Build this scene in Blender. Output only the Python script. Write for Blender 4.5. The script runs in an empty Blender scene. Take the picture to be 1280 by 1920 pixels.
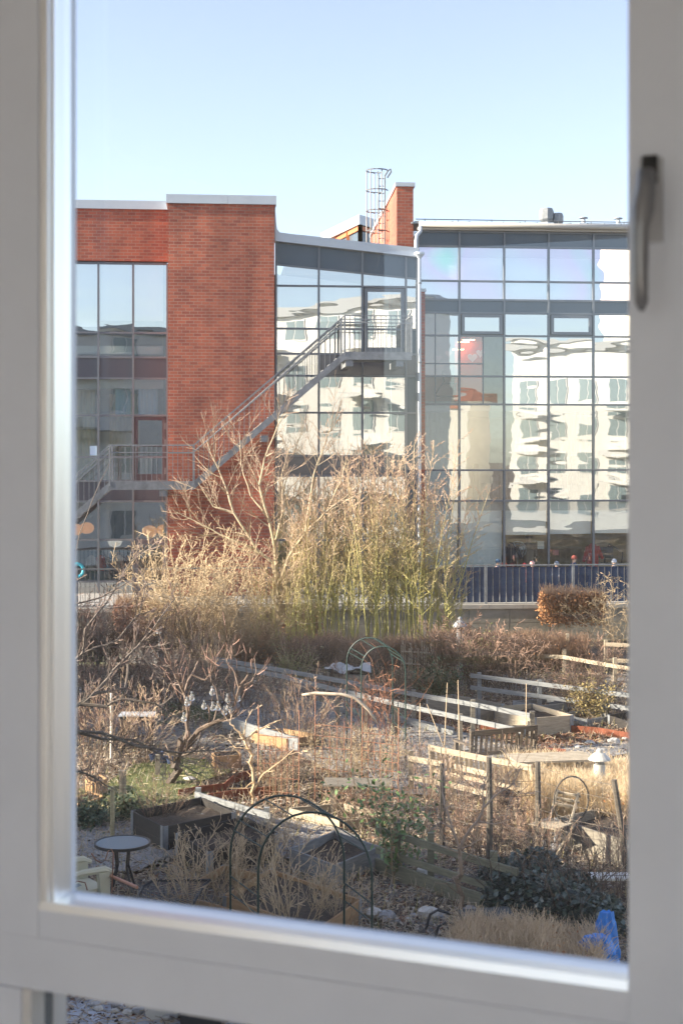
import bpy, math, random
from mathutils import Vector, Matrix
R = math.radians
sc = bpy.context.scene
col = sc.collection
FPX = 2700.0; HZ = 860.0; CX = 640.0; CAMZ = 6.0

# ---------------------------------------------------------------- camera
cam_d = bpy.data.cameras.new("camera"); cam = bpy.data.objects.new("camera", cam_d); col.objects.link(cam)
cam.location = (0, 0, CAMZ); cam.rotation_euler = (R(90), 0, 0)
cam_d.sensor_fit = 'VERTICAL'; cam_d.sensor_height = 36; cam_d.lens = FPX / 1920 * 36
cam_d.shift_y = -(960 - HZ) / 1920
cam_d.clip_start = 0.05; cam_d.clip_end = 3000
cam_d.dof.use_dof = True; cam_d.dof.focus_distance = 36; cam_d.dof.aperture_fstop = cam_d.lens / 8.0
sc.camera = cam

# ---------------------------------------------------------------- sky, sun, exposure
SUN_EL = 22.5; SUN_AZ = 9.0            # elevation; degrees towards the camera side from due left
w = bpy.data.worlds.new("World"); sc.world = w; w.use_nodes = True
nt = w.node_tree; bg = nt.nodes['Background']
sky = nt.nodes.new('ShaderNodeTexSky'); sky.sky_type = 'NISHITA'; sky.sun_disc = False
sky.sun_elevation = R(SUN_EL); sky.sun_rotation = R(270 - SUN_AZ)
sky.altitude = 0; sky.air_density = 1.0; sky.dust_density = 0.6; sky.ozone_density = 3.0
hs = nt.nodes.new('ShaderNodeHueSaturation'); hs.inputs['Hue'].default_value = 0.512; hs.inputs['Saturation'].default_value = 0.68
nt.links.new(sky.outputs[0], hs.inputs['Color']); nt.links.new(hs.outputs[0], bg.inputs[0]); bg.inputs[1].default_value = 0.095
sun_d = bpy.data.lights.new("sun", 'SUN'); sun = bpy.data.objects.new("sun", sun_d); col.objects.link(sun)
sun_d.energy = 5.0; sun_d.angle = R(0.6); sun_d.color = (1.0, 0.87, 0.70)
sv = Vector((-math.cos(R(SUN_AZ)) * math.cos(R(SUN_EL)), -math.sin(R(SUN_AZ)) * math.cos(R(SUN_EL)), math.sin(R(SUN_EL))))
sun.rotation_euler = sv.to_track_quat('Z', 'Y').to_euler(); sun.location = (-30, 0, 40)
sc.view_settings.view_transform = 'Standard'; sc.view_settings.look = 'None'
sc.view_settings.exposure = 1.78; sc.view_settings.gamma = 1.0
sc.render.engine = 'CYCLES'
sc.cycles.transparent_max_bounces = 24
sc.cycles.max_bounces = 8

# ---------------------------------------------------------------- helpers: pixels to places
def gh(Y):
    """height of the garden ground, rising gently towards the retaining wall"""
    return 0.0 if Y < 26 else min(0.7, 0.7 * (Y - 26) / 15.5)
def G(px, py, dz=0.0):
    Y = (CAMZ) * FPX / (py - HZ)
    for _ in range(12): Y = (CAMZ - gh(Y)) * FPX / (py - HZ)
    return Vector(((px - CX) / FPX * Y, Y, gh(Y) + dz))
def P(px, py, Y):
    return Vector(((px - CX) / FPX * Y, Y, CAMZ + (HZ - py) / FPX * Y))
TH = R(5.2); TC = math.cos(TH); TS = math.sin(TH); Y0 = 45.0
def F(u, off, z): return Vector((u * TC - off * TS, Y0 + u * TS + off * TC, z))
def fu(px, off):
    k = (px - CX) / FPX
    return (k * (Y0 + off * TC) + off * TS) / (TC - k * TS)
def fz(py, px, off):
    u = fu(px, off); return CAMZ + (HZ - py) * (Y0 + u * TS + off * TC) / FPX

# ---------------------------------------------------------------- materials
MATS = {}
def mat(name, c, rough=0.7, metal=0.0, var=0.0, vscale=6.0, bump=0.0, bscale=30.0, spec=0.5, c2=None, emit=None, coat=0.0):
    if name in MATS: return MATS[name]
    m = bpy.data.materials.new(name); m.use_nodes = True; n = m.node_tree.nodes; l = m.node_tree.links
    b = n['Principled BSDF']
    b.inputs['Base Color'].default_value = (*c, 1); b.inputs['Roughness'].default_value = rough
    b.inputs['Metallic'].default_value = metal; b.inputs['Specular IOR Level'].default_value = spec
    b.inputs['Coat Weight'].default_value = coat
    tc = n.new('ShaderNodeTexCoord')
    if var > 0 or c2:
        no = n.new('ShaderNodeTexNoise'); no.inputs['Scale'].default_value = vscale; no.inputs['Detail'].default_value = 6
        no.inputs['Roughness'].default_value = 0.65
        l.new(tc.outputs['Object'], no.inputs['Vector'])
        rp = n.new('ShaderNodeValToRGB'); e = rp.color_ramp.elements
        e[0].position = 0.32; e[1].position = 0.68
        if c2: e[0].color = (*c, 1); e[1].color = (*c2, 1)
        else:
            e[0].color = (*[max(0, x * (1 - var)) for x in c], 1); e[1].color = (*[min(1, x * (1 + var)) for x in c], 1)
        l.new(no.outputs['Fac'], rp.inputs[0]); l.new(rp.outputs[0], b.inputs['Base Color'])
    if bump > 0:
        nb = n.new('ShaderNodeTexNoise'); nb.inputs['Scale'].default_value = bscale; nb.inputs['Detail'].default_value = 5
        l.new(tc.outputs['Object'], nb.inputs['Vector'])
        bu = n.new('ShaderNodeBump'); bu.inputs['Strength'].default_value = 1.0; bu.inputs['Distance'].default_value = bump
        l.new(nb.outputs['Fac'], bu.inputs['Height']); l.new(bu.outputs[0], b.inputs['Normal'])
    if emit:
        b.inputs['Emission Color'].default_value = (*emit[0], 1); b.inputs['Emission Strength'].default_value = emit[1]
    MATS[name] = m; return m
def wood(name, c, c2, stretch=(1.5, 1.5, 14)):
    """weathered timber: streaks along the board, knots and stains"""
    m = mat(name, c, rough=0.8)
    n = m.node_tree.nodes; l = m.node_tree.links; b = n['Principled BSDF']
    tc = n.new('ShaderNodeTexCoord'); mp = n.new('ShaderNodeMapping'); mp.inputs['Scale'].default_value = stretch
    no = n.new('ShaderNodeTexNoise'); no.inputs['Scale'].default_value = 3.0; no.inputs['Detail'].default_value = 8; no.inputs['Roughness'].default_value = 0.7
    rp = n.new('ShaderNodeValToRGB'); rp.color_ramp.elements[0].color = (*c, 1); rp.color_ramp.elements[1].color = (*c2, 1)
    rp.color_ramp.elements[0].position = .3; rp.color_ramp.elements[1].position = .7
    l.new(tc.outputs['Object'], mp.inputs[0]); l.new(mp.outputs[0], no.inputs['Vector']); l.new(no.outputs['Fac'], rp.inputs[0]); l.new(rp.outputs[0], b.inputs['Base Color'])
    bu = n.new('ShaderNodeBump'); bu.inputs['Distance'].default_value = .006; l.new(no.outputs['Fac'], bu.inputs['Height']); l.new(bu.outputs[0], b.inputs['Normal'])
    return m
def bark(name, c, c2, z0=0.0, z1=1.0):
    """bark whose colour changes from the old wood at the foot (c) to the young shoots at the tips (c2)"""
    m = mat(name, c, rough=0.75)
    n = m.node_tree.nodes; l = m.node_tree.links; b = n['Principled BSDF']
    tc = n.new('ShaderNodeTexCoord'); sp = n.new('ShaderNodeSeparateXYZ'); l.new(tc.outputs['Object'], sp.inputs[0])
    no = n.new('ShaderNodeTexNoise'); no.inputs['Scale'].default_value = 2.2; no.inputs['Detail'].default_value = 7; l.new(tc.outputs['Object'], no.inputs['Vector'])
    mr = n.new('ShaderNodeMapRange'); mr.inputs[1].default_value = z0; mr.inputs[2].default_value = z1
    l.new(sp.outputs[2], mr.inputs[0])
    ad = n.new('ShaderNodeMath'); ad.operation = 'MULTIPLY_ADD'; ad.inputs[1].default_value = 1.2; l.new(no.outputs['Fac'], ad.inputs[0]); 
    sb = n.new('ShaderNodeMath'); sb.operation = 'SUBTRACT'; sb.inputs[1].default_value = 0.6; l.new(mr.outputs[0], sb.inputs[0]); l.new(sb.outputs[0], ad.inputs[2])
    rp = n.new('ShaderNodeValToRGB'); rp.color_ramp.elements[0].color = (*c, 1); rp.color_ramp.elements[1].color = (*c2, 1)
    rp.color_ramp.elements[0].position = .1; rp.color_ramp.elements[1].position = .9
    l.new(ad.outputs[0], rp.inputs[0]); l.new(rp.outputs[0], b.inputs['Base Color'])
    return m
def brick_mat(name, c1, c2, mortar, bw=.265, bh=.098):
    m = bpy.data.materials.new(name); m.use_nodes = True; n = m.node_tree.nodes; l = m.node_tree.links
    b = n['Principled BSDF']; b.inputs['Roughness'].default_value = .85
    tc = n.new('ShaderNodeTexCoord'); sp = n.new('ShaderNodeSeparateXYZ'); l.new(tc.outputs['Object'], sp.inputs[0])
    ad = n.new('ShaderNodeMath'); ad.operation = 'ADD'; l.new(sp.outputs[0], ad.inputs[0]); l.new(sp.outputs[1], ad.inputs[1])
    cb = n.new('ShaderNodeCombineXYZ'); l.new(ad.outputs[0], cb.inputs[0]); l.new(sp.outputs[2], cb.inputs[1])
    bt = n.new('ShaderNodeTexBrick'); bt.inputs['Scale'].default_value = 1.0
    bt.inputs['Brick Width'].default_value = bw; bt.inputs['Row Height'].default_value = bh; bt.inputs['Mortar Size'].default_value = .0085
    bt.inputs['Mortar Smooth'].default_value = .3; bt.inputs['Bias'].default_value = -.15
    bt.inputs['Color1'].default_value = (*c1, 1); bt.inputs['Color2'].default_value = (*c2, 1); bt.inputs['Mortar'].default_value = (*mortar, 1)
    l.new(cb.outputs[0], bt.inputs['Vector'])
    no = n.new('ShaderNodeTexNoise'); no.inputs['Scale'].default_value = .7; no.inputs['Detail'].default_value = 8; l.new(tc.outputs['Object'], no.inputs['Vector'])
    rp = n.new('ShaderNodeValToRGB'); rp.color_ramp.elements[0].color = (.66, .64, .68, 1); rp.color_ramp.elements[1].color = (1.22, 1.16, 1.1, 1)
    rp.color_ramp.elements[0].position = .3; rp.color_ramp.elements[1].position = .7
    l.new(no.outputs['Fac'], rp.inputs[0])
    mx = n.new('ShaderNodeMix'); mx.data_type = 'RGBA'; mx.blend_type = 'MULTIPLY'; mx.inputs[0].default_value = 1
    l.new(bt.outputs['Color'], mx.inputs[6]); l.new(rp.outputs[0], mx.inputs[7])
    mp = n.new('ShaderNodeMapping'); mp.inputs['Scale'].default_value = (1.6, 1.6, .12); ns = n.new('ShaderNodeTexNoise'); ns.inputs['Scale'].default_value = 1.0; ns.inputs['Detail'].default_value = 7   # rain streaks
    l.new(tc.outputs['Object'], mp.inputs[0]); l.new(mp.outputs[0], ns.inputs['Vector'])
    r2 = n.new('ShaderNodeValToRGB'); r2.color_ramp.elements[0].color = (.78, .77, .78, 1); r2.color_ramp.elements[1].color = (1.1, 1.1, 1.1, 1); r2.color_ramp.elements[0].position = .35; r2.color_ramp.elements[1].position = .62
    l.new(ns.outputs['Fac'], r2.inputs[0]); m2 = n.new('ShaderNodeMix'); m2.data_type = 'RGBA'; m2.blend_type = 'MULTIPLY'; m2.inputs[0].default_value = 1
    l.new(mx.outputs[2], m2.inputs[6]); l.new(r2.outputs[0], m2.inputs[7]); l.new(m2.outputs[2], b.inputs['Base Color'])
    bu = n.new('ShaderNodeBump'); bu.inputs['Distance'].default_value = .01; bu.invert = True; l.new(bt.outputs['Fac'], bu.inputs['Height']); l.new(bu.outputs[0], b.inputs['Normal'])
    MATS[name] = m; return m
def glass_mat(name, refl=.45, tint=(.72, .84, .80), amp=.02, scale=.8, gc=(.96, .98, 1.0), iri=False):
    """coated glazing: part mirror, part see-through, slightly wavy"""
    m = bpy.data.materials.new(name); m.use_nodes = True; n = m.node_tree.nodes; l = m.node_tree.links
    n.remove(n['Principled BSDF']); out = n['Material Output']
    tr = n.new('ShaderNodeBsdfTransparent'); tr.inputs[0].default_value = (*tint, 1)
    gl = n.new('ShaderNodeBsdfGlossy'); gl.inputs['Roughness'].default_value = .0; gl.inputs[0].default_value = (*gc, 1)
    mx = n.new('ShaderNodeMixShader'); l.new(tr.outputs[0], mx.inputs[1]); l.new(gl.outputs[0], mx.inputs[2]); l.new(mx.outputs[0], out.inputs[0])
    lw = n.new('ShaderNodeLayerWeight'); lw.inputs[0].default_value = .15
    ma = n.new('ShaderNodeMath'); ma.operation = 'MULTIPLY_ADD'; ma.inputs[1].default_value = .6; ma.inputs[2].default_value = refl; ma.use_clamp = True
    l.new(lw.outputs['Fresnel'], ma.inputs[0]); l.new(ma.outputs[0], mx.inputs[0])
    if amp > 0:
        tc = n.new('ShaderNodeTexCoord'); no = n.new('ShaderNodeTexNoise'); no.inputs['Scale'].default_value = scale; no.inputs['Detail'].default_value = 1.6
        no.inputs['Roughness'].default_value = .4
        mp = n.new('ShaderNodeMapping'); mp.inputs['Scale'].default_value = (.55, .3, 1.9)
        oi = n.new('ShaderNodeObjectInfo'); mr = n.new('ShaderNodeMath'); mr.operation = 'MULTIPLY'; mr.inputs[1].default_value = 37.0; l.new(oi.outputs['Random'], mr.inputs[0])
        va = n.new('ShaderNodeVectorMath'); l.new(tc.outputs['Object'], va.inputs[0]); l.new(mr.outputs[0], va.inputs[1])   # every pane bends in its own way
        l.new(va.outputs[0], mp.inputs[0]); l.new(mp.outputs[0], no.inputs['Vector'])
        bu = n.new('ShaderNodeBump'); bu.inputs['Distance'].default_value = amp; l.new(no.outputs['Fac'], bu.inputs['Height']); l.new(bu.outputs[0], gl.inputs['Normal'])
        if iri:
            n2 = n.new('ShaderNodeTexNoise'); n2.inputs['Scale'].default_value = .35; n2.inputs['Detail'].default_value = 1; l.new(tc.outputs['Object'], n2.inputs['Vector'])
            rp = n.new('ShaderNodeValToRGB'); e = rp.color_ramp.elements
            e[0].position = .36; e[0].color = (.62, 1.0, .86, 1); e[1].position = .62; e[1].color = (.9, .95, 1.0, 1)
            k = e.new(.46); k.color = (.96, .84, 1.0, 1); l.new(n2.outputs['Fac'], rp.inputs[0]); l.new(rp.outputs[0], gl.inputs[0])
    MATS[name] = m; return m

# ---------------------------------------------------------------- mesh builder
class MB:
    def __init__(s): s.v = []; s.f = []; s.mi = []; s.cur = 0
    def quad(s, *p):
        i = len(s.v); s.v += [tuple(q) for q in p]; s.f.append(tuple(range(i, i + len(p)))); s.mi.append(s.cur); return s
    def hexa(s, b, t):
        i = len(s.v); s.v += [tuple(q) for q in b] + [tuple(q) for q in t]
        for f in ((3, 2, 1, 0), (4, 5, 6, 7), (0, 1, 5, 4), (1, 2, 6, 5), (2, 3, 7, 6), (3, 0, 4, 7)):
            s.f.append(tuple(i + k for k in f)); s.mi.append(s.cur)
        return s
    def box(s, x0, x1, y0, y1, z0, z1):
        return s.hexa([(x0, y0, z0), (x1, y0, z0), (x1, y1, z0), (x0, y1, z0)], [(x0, y0, z1), (x1, y0, z1), (x1, y1, z1), (x0, y1, z1)])
    def fbox(s, u0, u1, o0, o1, z0, z1):
        return s.hexa([F(u0, o0, z0), F(u1, o0, z0), F(u1, o1, z0), F(u0, o1, z0)], [F(u0, o0, z1), F(u1, o0, z1), F(u1, o1, z1), F(u0, o1, z1)])
    def bar(s, a, b, w, h, up=(0, 0, 1)):
        """rectangular bar from a to b, w across, h in the up direction"""
        a = Vector(a); b = Vector(b); d = (b - a).normalized(); up = Vector(up)
        if abs(d.dot(up)) > .98: up = Vector((0, 1, 0))
        x = d.cross(up).normalized(); y = x.cross(d).normalized(); x *= w / 2; y *= h / 2
        return s.hexa([a - x - y, a + x - y, a + x + y, a - x + y], [b - x - y, b + x - y, b + x + y, b - x + y])
    def tube(s, pts, rad, n=3, cap=False):
        v = s.v; f = s.f; N = len(pts); base = len(v)
        if not isinstance(rad, (list, tuple)): rad = [rad] * N
        d0 = (pts[-1] - pts[0]); 
        if d0.length < 1e-6: d0 = Vector((0, 0, 1))
        ref = Vector((1, 0, 0)) if abs(d0.normalized().x) < .7 else Vector((0, 1, 0))
        for i in range(N):
            d = (pts[min(i + 1, N - 1)] - pts[max(i - 1, 0)])
            if d.length < 1e-9: d = d0
            x = d.cross(ref)
            if x.length < 1e-6: x = d.cross(Vector((0, 0, 1)))
            x.normalize(); y = d.cross(x).normalized(); r = rad[i]; p = pts[i]
            for k in range(n):
                a = 6.28318 * k / n; ca = math.cos(a) * r; sa = math.sin(a) * r
                v.append((p.x + x.x * ca + y.x * sa, p.y + x.y * ca + y.y * sa, p.z + x.z * ca + y.z * sa))
        for i in range(N - 1):
            b = base + i * n
            for k in range(n):
                k2 = (k + 1) % n; f.append((b + k, b + k2, b + n + k2, b + n + k)); s.mi.append(s.cur)
        if cap:
            f.append(tuple(base + k for k in range(n))[::-1]); s.mi.append(s.cur)
            f.append(tuple(base + (N - 1) * n + k for k in range(n))); s.mi.append(s.cur)
        return s
    def lathe(s, c, prof, n=16):
        c = Vector(c); base = len(s.v)
        for r, z in prof:
            for k in range(n):
                a = 6.28318 * k / n; s.v.append((c.x + r * math.cos(a), c.y + r * math.sin(a), c.z + z))
        for i in range(len(prof) - 1):
            for k in range(n):
                k2 = (k + 1) % n; b = base + i * n; s.f.append((b + k, b + k2, b + n + k2, b + n + k)); s.mi.append(s.cur)
        return s
    def blob(s, c, rx, ry, rz, n=8, m=6, jit=0.0, rnd=random):
        c = Vector(c); base = len(s.v)
        for i in range(m + 1):
            t = math.pi * i / m
            for k in range(n):
                a = 6.28318 * k / n; q = 1 + rnd.uniform(-jit, jit)
                s.v.append((c.x + rx * q * math.sin(t) * math.cos(a), c.y + ry * q * math.sin(t) * math.sin(a), c.z - rz * q * math.cos(t)))
        for i in range(m):
            for k in range(n):
                k2 = (k + 1) % n; b = base + i * n; s.f.append((b + k, b + k2, b + n + k2, b + n + k)); s.mi.append(s.cur)
        return s
    def build(s, name, mats, parent=None, smooth=False, **tags):
        if not isinstance(mats, (list, tuple)): mats = [mats]
        me = bpy.data.meshes.new(name); L = parent.location if parent is not None else None
        if parent is not None and parent.parent is not None: L = L + parent.parent.location
        vs = s.v if L is None else [(a[0] - L.x, a[1] - L.y, a[2] - L.z) for a in s.v]
        me.from_pydata(vs, [], s.f)
        for m in mats: me.materials.append(m)
        if len(mats) > 1: me.polygons.foreach_set('material_index', s.mi)
        if smooth: me.polygons.foreach_set('use_smooth', [True] * len(me.polygons))
        me.update()
        o = bpy.data.objects.new(name, me); col.objects.link(o)
        if parent is not None: o.parent = parent
        for k, q in tags.items(): o[k] = q
        return o
def thing(name, label, cat, loc=(0, 0, 0), group=None):
    o = bpy.data.objects.new(name, None); col.objects.link(o); o.location = loc; o.empty_display_size = .3
    o['label'] = label; o['category'] = cat
    if group: o['group'] = group
    return o
def tag(o, label, cat, group=None):
    o['label'] = label; o['category'] = cat
    if group: o['group'] = group
    return o
def kids(o): return [c for c in bpy.data.objects if c.parent is o]
def dup(root, ch, loc, rz=0, sc_=1.0, label=None, group=None):
    """copy a thing and its parts (ch: list of (part, [sub-parts]))"""
    r = root.copy(); col.objects.link(r); r.location = loc; r.rotation_euler = (0, 0, rz)
    r.scale = sc_ if isinstance(sc_, tuple) else (sc_,) * 3
    if label: r['label'] = label
    if group: r['group'] = group
    for c, sub in ch:
        d = c.copy(); col.objects.link(d); d.parent = r
        for g in sub:
            e = g.copy(); col.objects.link(e); e.parent = d
    return r
# ---------------------------------------------------------------- material library
M_brick = brick_mat('red_brick', (.47, .132, .075), (.29, .076, .052), (.38, .26, .20))
M_para = mat('parapet_metal', (.50, .54, .58), .5, .2, var=.05, vscale=1.5)
M_mull = mat('mullion_paint', (.15, .165, .185), .45)
M_span = mat('spandrel_glass', (.075, .105, .135), .25, spec=.35, var=.06, vscale=.6)
M_spand = mat('spandrel_dark', (.11, .11, .125), .2, spec=.6)
M_glass = glass_mat('facade_glass', .56, (.78, .87, .84), .0042, .9)
M_glassg = glass_mat('facade_glass_green', .40, (.80, .88, .84), .0045, .9)
M_glassr = glass_mat('facade_glass_clear', .20, (.86, .90, .88), .0045, .9)
M_glassi = glass_mat('facade_glass_iridescent', .55, (.85, .88, .92), .008, .7, iri=True)
M_glassc = glass_mat('plain_glass', .05, (.97, .985, .975), 0)
M_blind = mat('roller_blind', (.82, .83, .86), .8, var=.03, vscale=.8)
M_int = mat('interior_plaster', (.42, .40, .34), .85, var=.35, vscale=.8)
M_intd = mat('interior_dark', (.12, .12, .12), .8)
M_slab = mat('slab_edge', (.35, .36, .36), .8)
M_red = mat('interior_red_wall', (.50, .07, .045), .7)
M_galv = mat('galvanised_steel', (.17, .18, .19), .55, .3, var=.2, vscale=5)
M_galvp = mat('galvanised_panel', (.23, .245, .26), .6, .2, var=.2, vscale=9)
M_conc = mat('concrete', (.27, .255, .22), .9, var=.25, vscale=2, bump=.004, bscale=12)
M_cap = mat('coping_stone', (.38, .36, .32), .85, var=.1, vscale=3)
M_white = mat('white_paint', (.62, .62, .60), .5)
M_pvc = mat('window_paint', (.76, .79, .86), .45, var=.035, vscale=4, bump=.0004, bscale=60)
M_bead = mat('window_bead_white', (.98, .97, .95), .32, .7)
M_dark = mat('black_plastic', (.03, .03, .032), .4)
M_greenpipe = mat('dark_green_enamel', (.012, .036, .031), .45)
M_old = wood('weathered_timber', (.13, .115, .095), (.25, .225, .18))
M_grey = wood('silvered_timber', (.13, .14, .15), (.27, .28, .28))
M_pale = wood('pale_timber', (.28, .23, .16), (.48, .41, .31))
M_tan = wood('new_pine_boards', (.28, .16, .075), (.42, .27, .14))
M_black = wood('tarred_boards', (.010, .010, .012), (.034, .028, .023))
M_post = wood('dark_pole', (.05, .042, .034), (.15, .125, .095))
M_corten = mat('rusty_edging', (.18, .05, .022), .8, var=.4, vscale=12)
M_rust = mat('rusty_rod', (.26, .12, .07), .8, var=.3, vscale=20)
M_soil = mat('soil', (.05, .035, .024), .95, var=.5, vscale=14, bump=.02, bscale=20)
M_stone = mat('field_stone', (.30, .30, .31), .85, var=.3, vscale=5, bump=.01, bscale=14)
M_stonel = mat('pale_stone', (.50, .48, .45), .85, var=.2, vscale=6, bump=.01, bscale=14)

# ---------------------------------------------------------------- the ground
def ground_material():
    m = bpy.data.materials.new('garden_soil_and_mulch'); m.use_nodes = True; n = m.node_tree.nodes; l = m.node_tree.links
    b = n['Principled BSDF']; b.inputs['Roughness'].default_value = .95
    tc = n.new('ShaderNodeTexCoord')
    def noise(s, d=8, r=.65):
        q = n.new('ShaderNodeTexNoise'); q.inputs['Scale'].default_value = s; q.inputs['Detail'].default_value = d; q.inputs['Roughness'].default_value = r
        l.new(tc.outputs['Object'], q.inputs['Vector']); return q
    def ramp(src, stops):
        q = n.new('ShaderNodeValToRGB'); e = q.color_ramp.elements
        e[0].position, e[0].color = stops[0][0], (*stops[0][1], 1); e[1].position, e[1].color = stops[-1][0], (*stops[-1][1], 1)
        for p_, c_ in stops[1:-1]: k = e.new(p_); k.color = (*c_, 1)
        l.new(src.outputs[0], q.inputs[0]); return q
    fine = ramp(noise(9, 10, .75), [(.30, (.018, .013, .010)), (.45, (.08, .06, .042)), (.56, (.18, .135, .095)), (.7, (.33, .27, .20))])
    grav = ramp(noise(14, 10, .8), [(.32, (.06, .057, .054)), (.5, (.18, .172, .165)), (.7, (.36, .35, .33))])
    gras = ramp(noise(11, 8, .7), [(.3, (.03, .045, .015)), (.55, (.09, .11, .04)), (.72, (.22, .19, .10))])
    mk = ramp(noise(.32, 3), [(.50, (0, 0, 0)), (.56, (1, 1, 1))]); mk2 = ramp(noise(.21, 4), [(.57, (0, 0, 0)), (.64, (1, 1, 1))])
    a = n.new('ShaderNodeMix'); a.data_type = 'RGBA'; l.new(mk.outputs[0], a.inputs[0]); l.new(fine.outputs[0], a.inputs[6]); l.new(grav.outputs[0], a.inputs[7])
    c = n.new('ShaderNodeMix'); c.data_type = 'RGBA'; l.new(mk2.outputs[0], c.inputs[0]); l.new(a.outputs[2], c.inputs[6]); l.new(gras.outputs[0], c.inputs[7])
    l.new(c.outputs[2], b.inputs['Base Color'])
    bu = n.new('ShaderNodeBump'); bu.inputs['Distance'].default_value = .05; l.new(noise(16, 8, .7).outputs[0], bu.inputs['Height']); l.new(bu.outputs[0], b.inputs['Normal'])
    return m
xs = [-600, -120, -50] + [-20 + i for i in range(41)] + [50, 120, 600]; ys = [-600, -100, -20, 0, 6] + [10 + .5 * i for i in range(64)] + [44, 60, 140, 900]
rg = random.Random(5); g = MB()
for y in ys:
    for x in xs: g.v.append((x, y, gh(y) + (rg.uniform(-.03, .03) if 12 < y < 41 and abs(x) < 19 else 0)))
for j in range(len(ys) - 1):
    for i in range(len(xs) - 1):
        k = j * len(xs) + i; g.f.append((k, k + 1, k + 1 + len(xs), k + len(xs))); g.mi.append(0)
g.build('ground', ground_material(), smooth=True, kind='structure')
M_gravel = mat('grey_gravel', (.13, .125, .12), .95, c2=(.36, .35, .34), vscale=26, bump=.02, bscale=50)
M_lawn = mat('mossy_lawn', (.07, .10, .025), .95, c2=(.17, .17, .06), vscale=10, bump=.03, bscale=30)
def sheet(name, pts, m, dz=.045):
    b = MB(); q = [G(x, y, dz) for x, y in pts]; c = sum(q, Vector()) / len(q)
    for i in range(len(q)):
        b.quad(c, q[i], q[(i + 1) % len(q)])
    return b.build(name, m, kind='structure')
sheet('gravel_path', [(430, 1300), (620, 1335), (820, 1372), (900, 1380), (1000, 1385), (1000, 1430), (880, 1500), (700, 1490), (560, 1420), (480, 1372), (400, 1335)], M_gravel)
sheet('gravel_yard', [(870, 1425), (1010, 1400), (1200, 1385), (1200, 1412), (1060, 1440), (930, 1455)], M_gravel, .05)
sheet('gravel_track', [(120, 1560), (230, 1545), (470, 1530), (640, 1560), (720, 1600), (600, 1640), (400, 1560), (260, 1640), (120, 1640)], M_gravel, .055)
sheet('lawn', [(250, 1440), (330, 1425), (440, 1435), (430, 1455), (360, 1475), (400, 1500), (330, 1530), (210, 1535), (120, 1520), (120, 1490), (200, 1475)], M_lawn, .06)

# ---------------------------------------------------------------- terrace and retaining wall
ZT = 1.75; WO = -3.4                       # terrace level, retaining wall face offset
t = thing('retaining_wall', 'long pale concrete block retaining wall under the terrace railings', 'wall', F(0, WO, 0))
b = MB(); b.fbox(-30, 60, WO, WO + .35, .0, ZT - .12); bw = b.build('wall_core', M_conc, t)
# blocks, course by course
b = MB(); rr = random.Random(2)
for j in range(3):
    u = -14 + (j % 2) * .6
    while u < 16:
        L = 1.2 if rr.random() < .8 else .6
        b.fbox(u + .008, u + L - .008, WO - .03 - rr.random() * .006, WO, .35 + j * .43 + .008, .35 + (j + 1) * .43 - .008 if j < 2 else ZT - .125); u += L
b.build('concrete_blocks', mat('concrete_block', (.20, .19, .155), .9, c2=(.34, .32, .27), vscale=1.6, bump=.004, bscale=20), t)
b = MB()
for i in range(30): b.fbox(-14 + i * 1.0, -13.006 + i, WO - .08, WO + .42, ZT - .12, ZT + .0)
b.build('coping', M_cap, t)
b = MB(); b.fbox(-30, 60, WO + .42, 14, .2, ZT - .01); b.build('terrace', mat('terrace_paving', (.30, .30, .29), .9, var=.15, vscale=3), kind='structure')

# terrace railing (steel balusters), left part, and the blue screened part at the right
def railing(u0, u1, off, z0, h, sp, root, nm='baluster', posts=1.8):
    b = MB(); n_ = int((u1 - u0) / sp)
    for i in range(n_ + 1):
        u = u0 + (u1 - u0) * i / n_; b.fbox(u - .008, u + .008, off - .008, off + .008, z0 + .06, z0 + h - .02)
    b.build('balusters', M_galv, root)
    b = MB(); b.fbox(u0, u1, off - .022, off + .022, z0 + h - .02, z0 + h + .02); b.build('top_rail', M_galv, root)
    b = MB(); b.fbox(u0, u1, off - .015, off + .015, z0 + .03, z0 + .06); b.build('bottom_rail', M_galv, root)
    u = u0
    while u <= u1 + .01:
        b = MB(); b.fbox(u - .025, u + .025, off + .024, off + .06, z0, z0 + h - .02); b.build('post', M_galv, root); u += posts
RO = WO + .12
uL = fu(125, RO) - 1.5; uB = fu(824, RO); uE = fu(1230, RO)
t = thing('terrace_railing', 'grey steel baluster railing on the retaining wall behind the bare shrubs', 'railing', F(uL, RO, ZT))
railing(uL, uB - .06, RO, ZT, 1.1, .135, t)
t = thing('screened_railing', 'dark blue fabric screen panels laced to a steel terrace railing', 'railing', F(uB, RO, ZT))
b = MB(); M_blue = mat('navy_screen_cloth', (.014, .036, .090), .75, var=.15, vscale=1.3, bump=.004, bscale=3)
n_ = 33; wd = (uE - uB) / n_
for i in range(n_):
    b.fbox(uB + i * wd + .014, uB + (i + 1) * wd - .014, RO - .012, RO - .006, ZT + .05, ZT + 1.08)
b.build('screen_panels', M_blue, t)
b = MB()
for i in range(n_ + 1): b.fbox(uB + i * wd - .006, uB + i * wd + .006, RO - .018, RO - .004, ZT + .03, ZT + 1.11)
b.build('balusters', M_galv, t)
b = MB(); b.fbox(uB, uE, RO - .028, RO + .016, ZT + 1.115, ZT + 1.15); b.build('top_rail', M_galvp, t)
for px in (910, 1073.5, 1215):
    u = fu(px, RO); b = MB(); b.fbox(u - .04, u + .04, RO - .04, RO - .019, ZT, ZT + 1.11); b.build('post', M_galvp, t)

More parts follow.
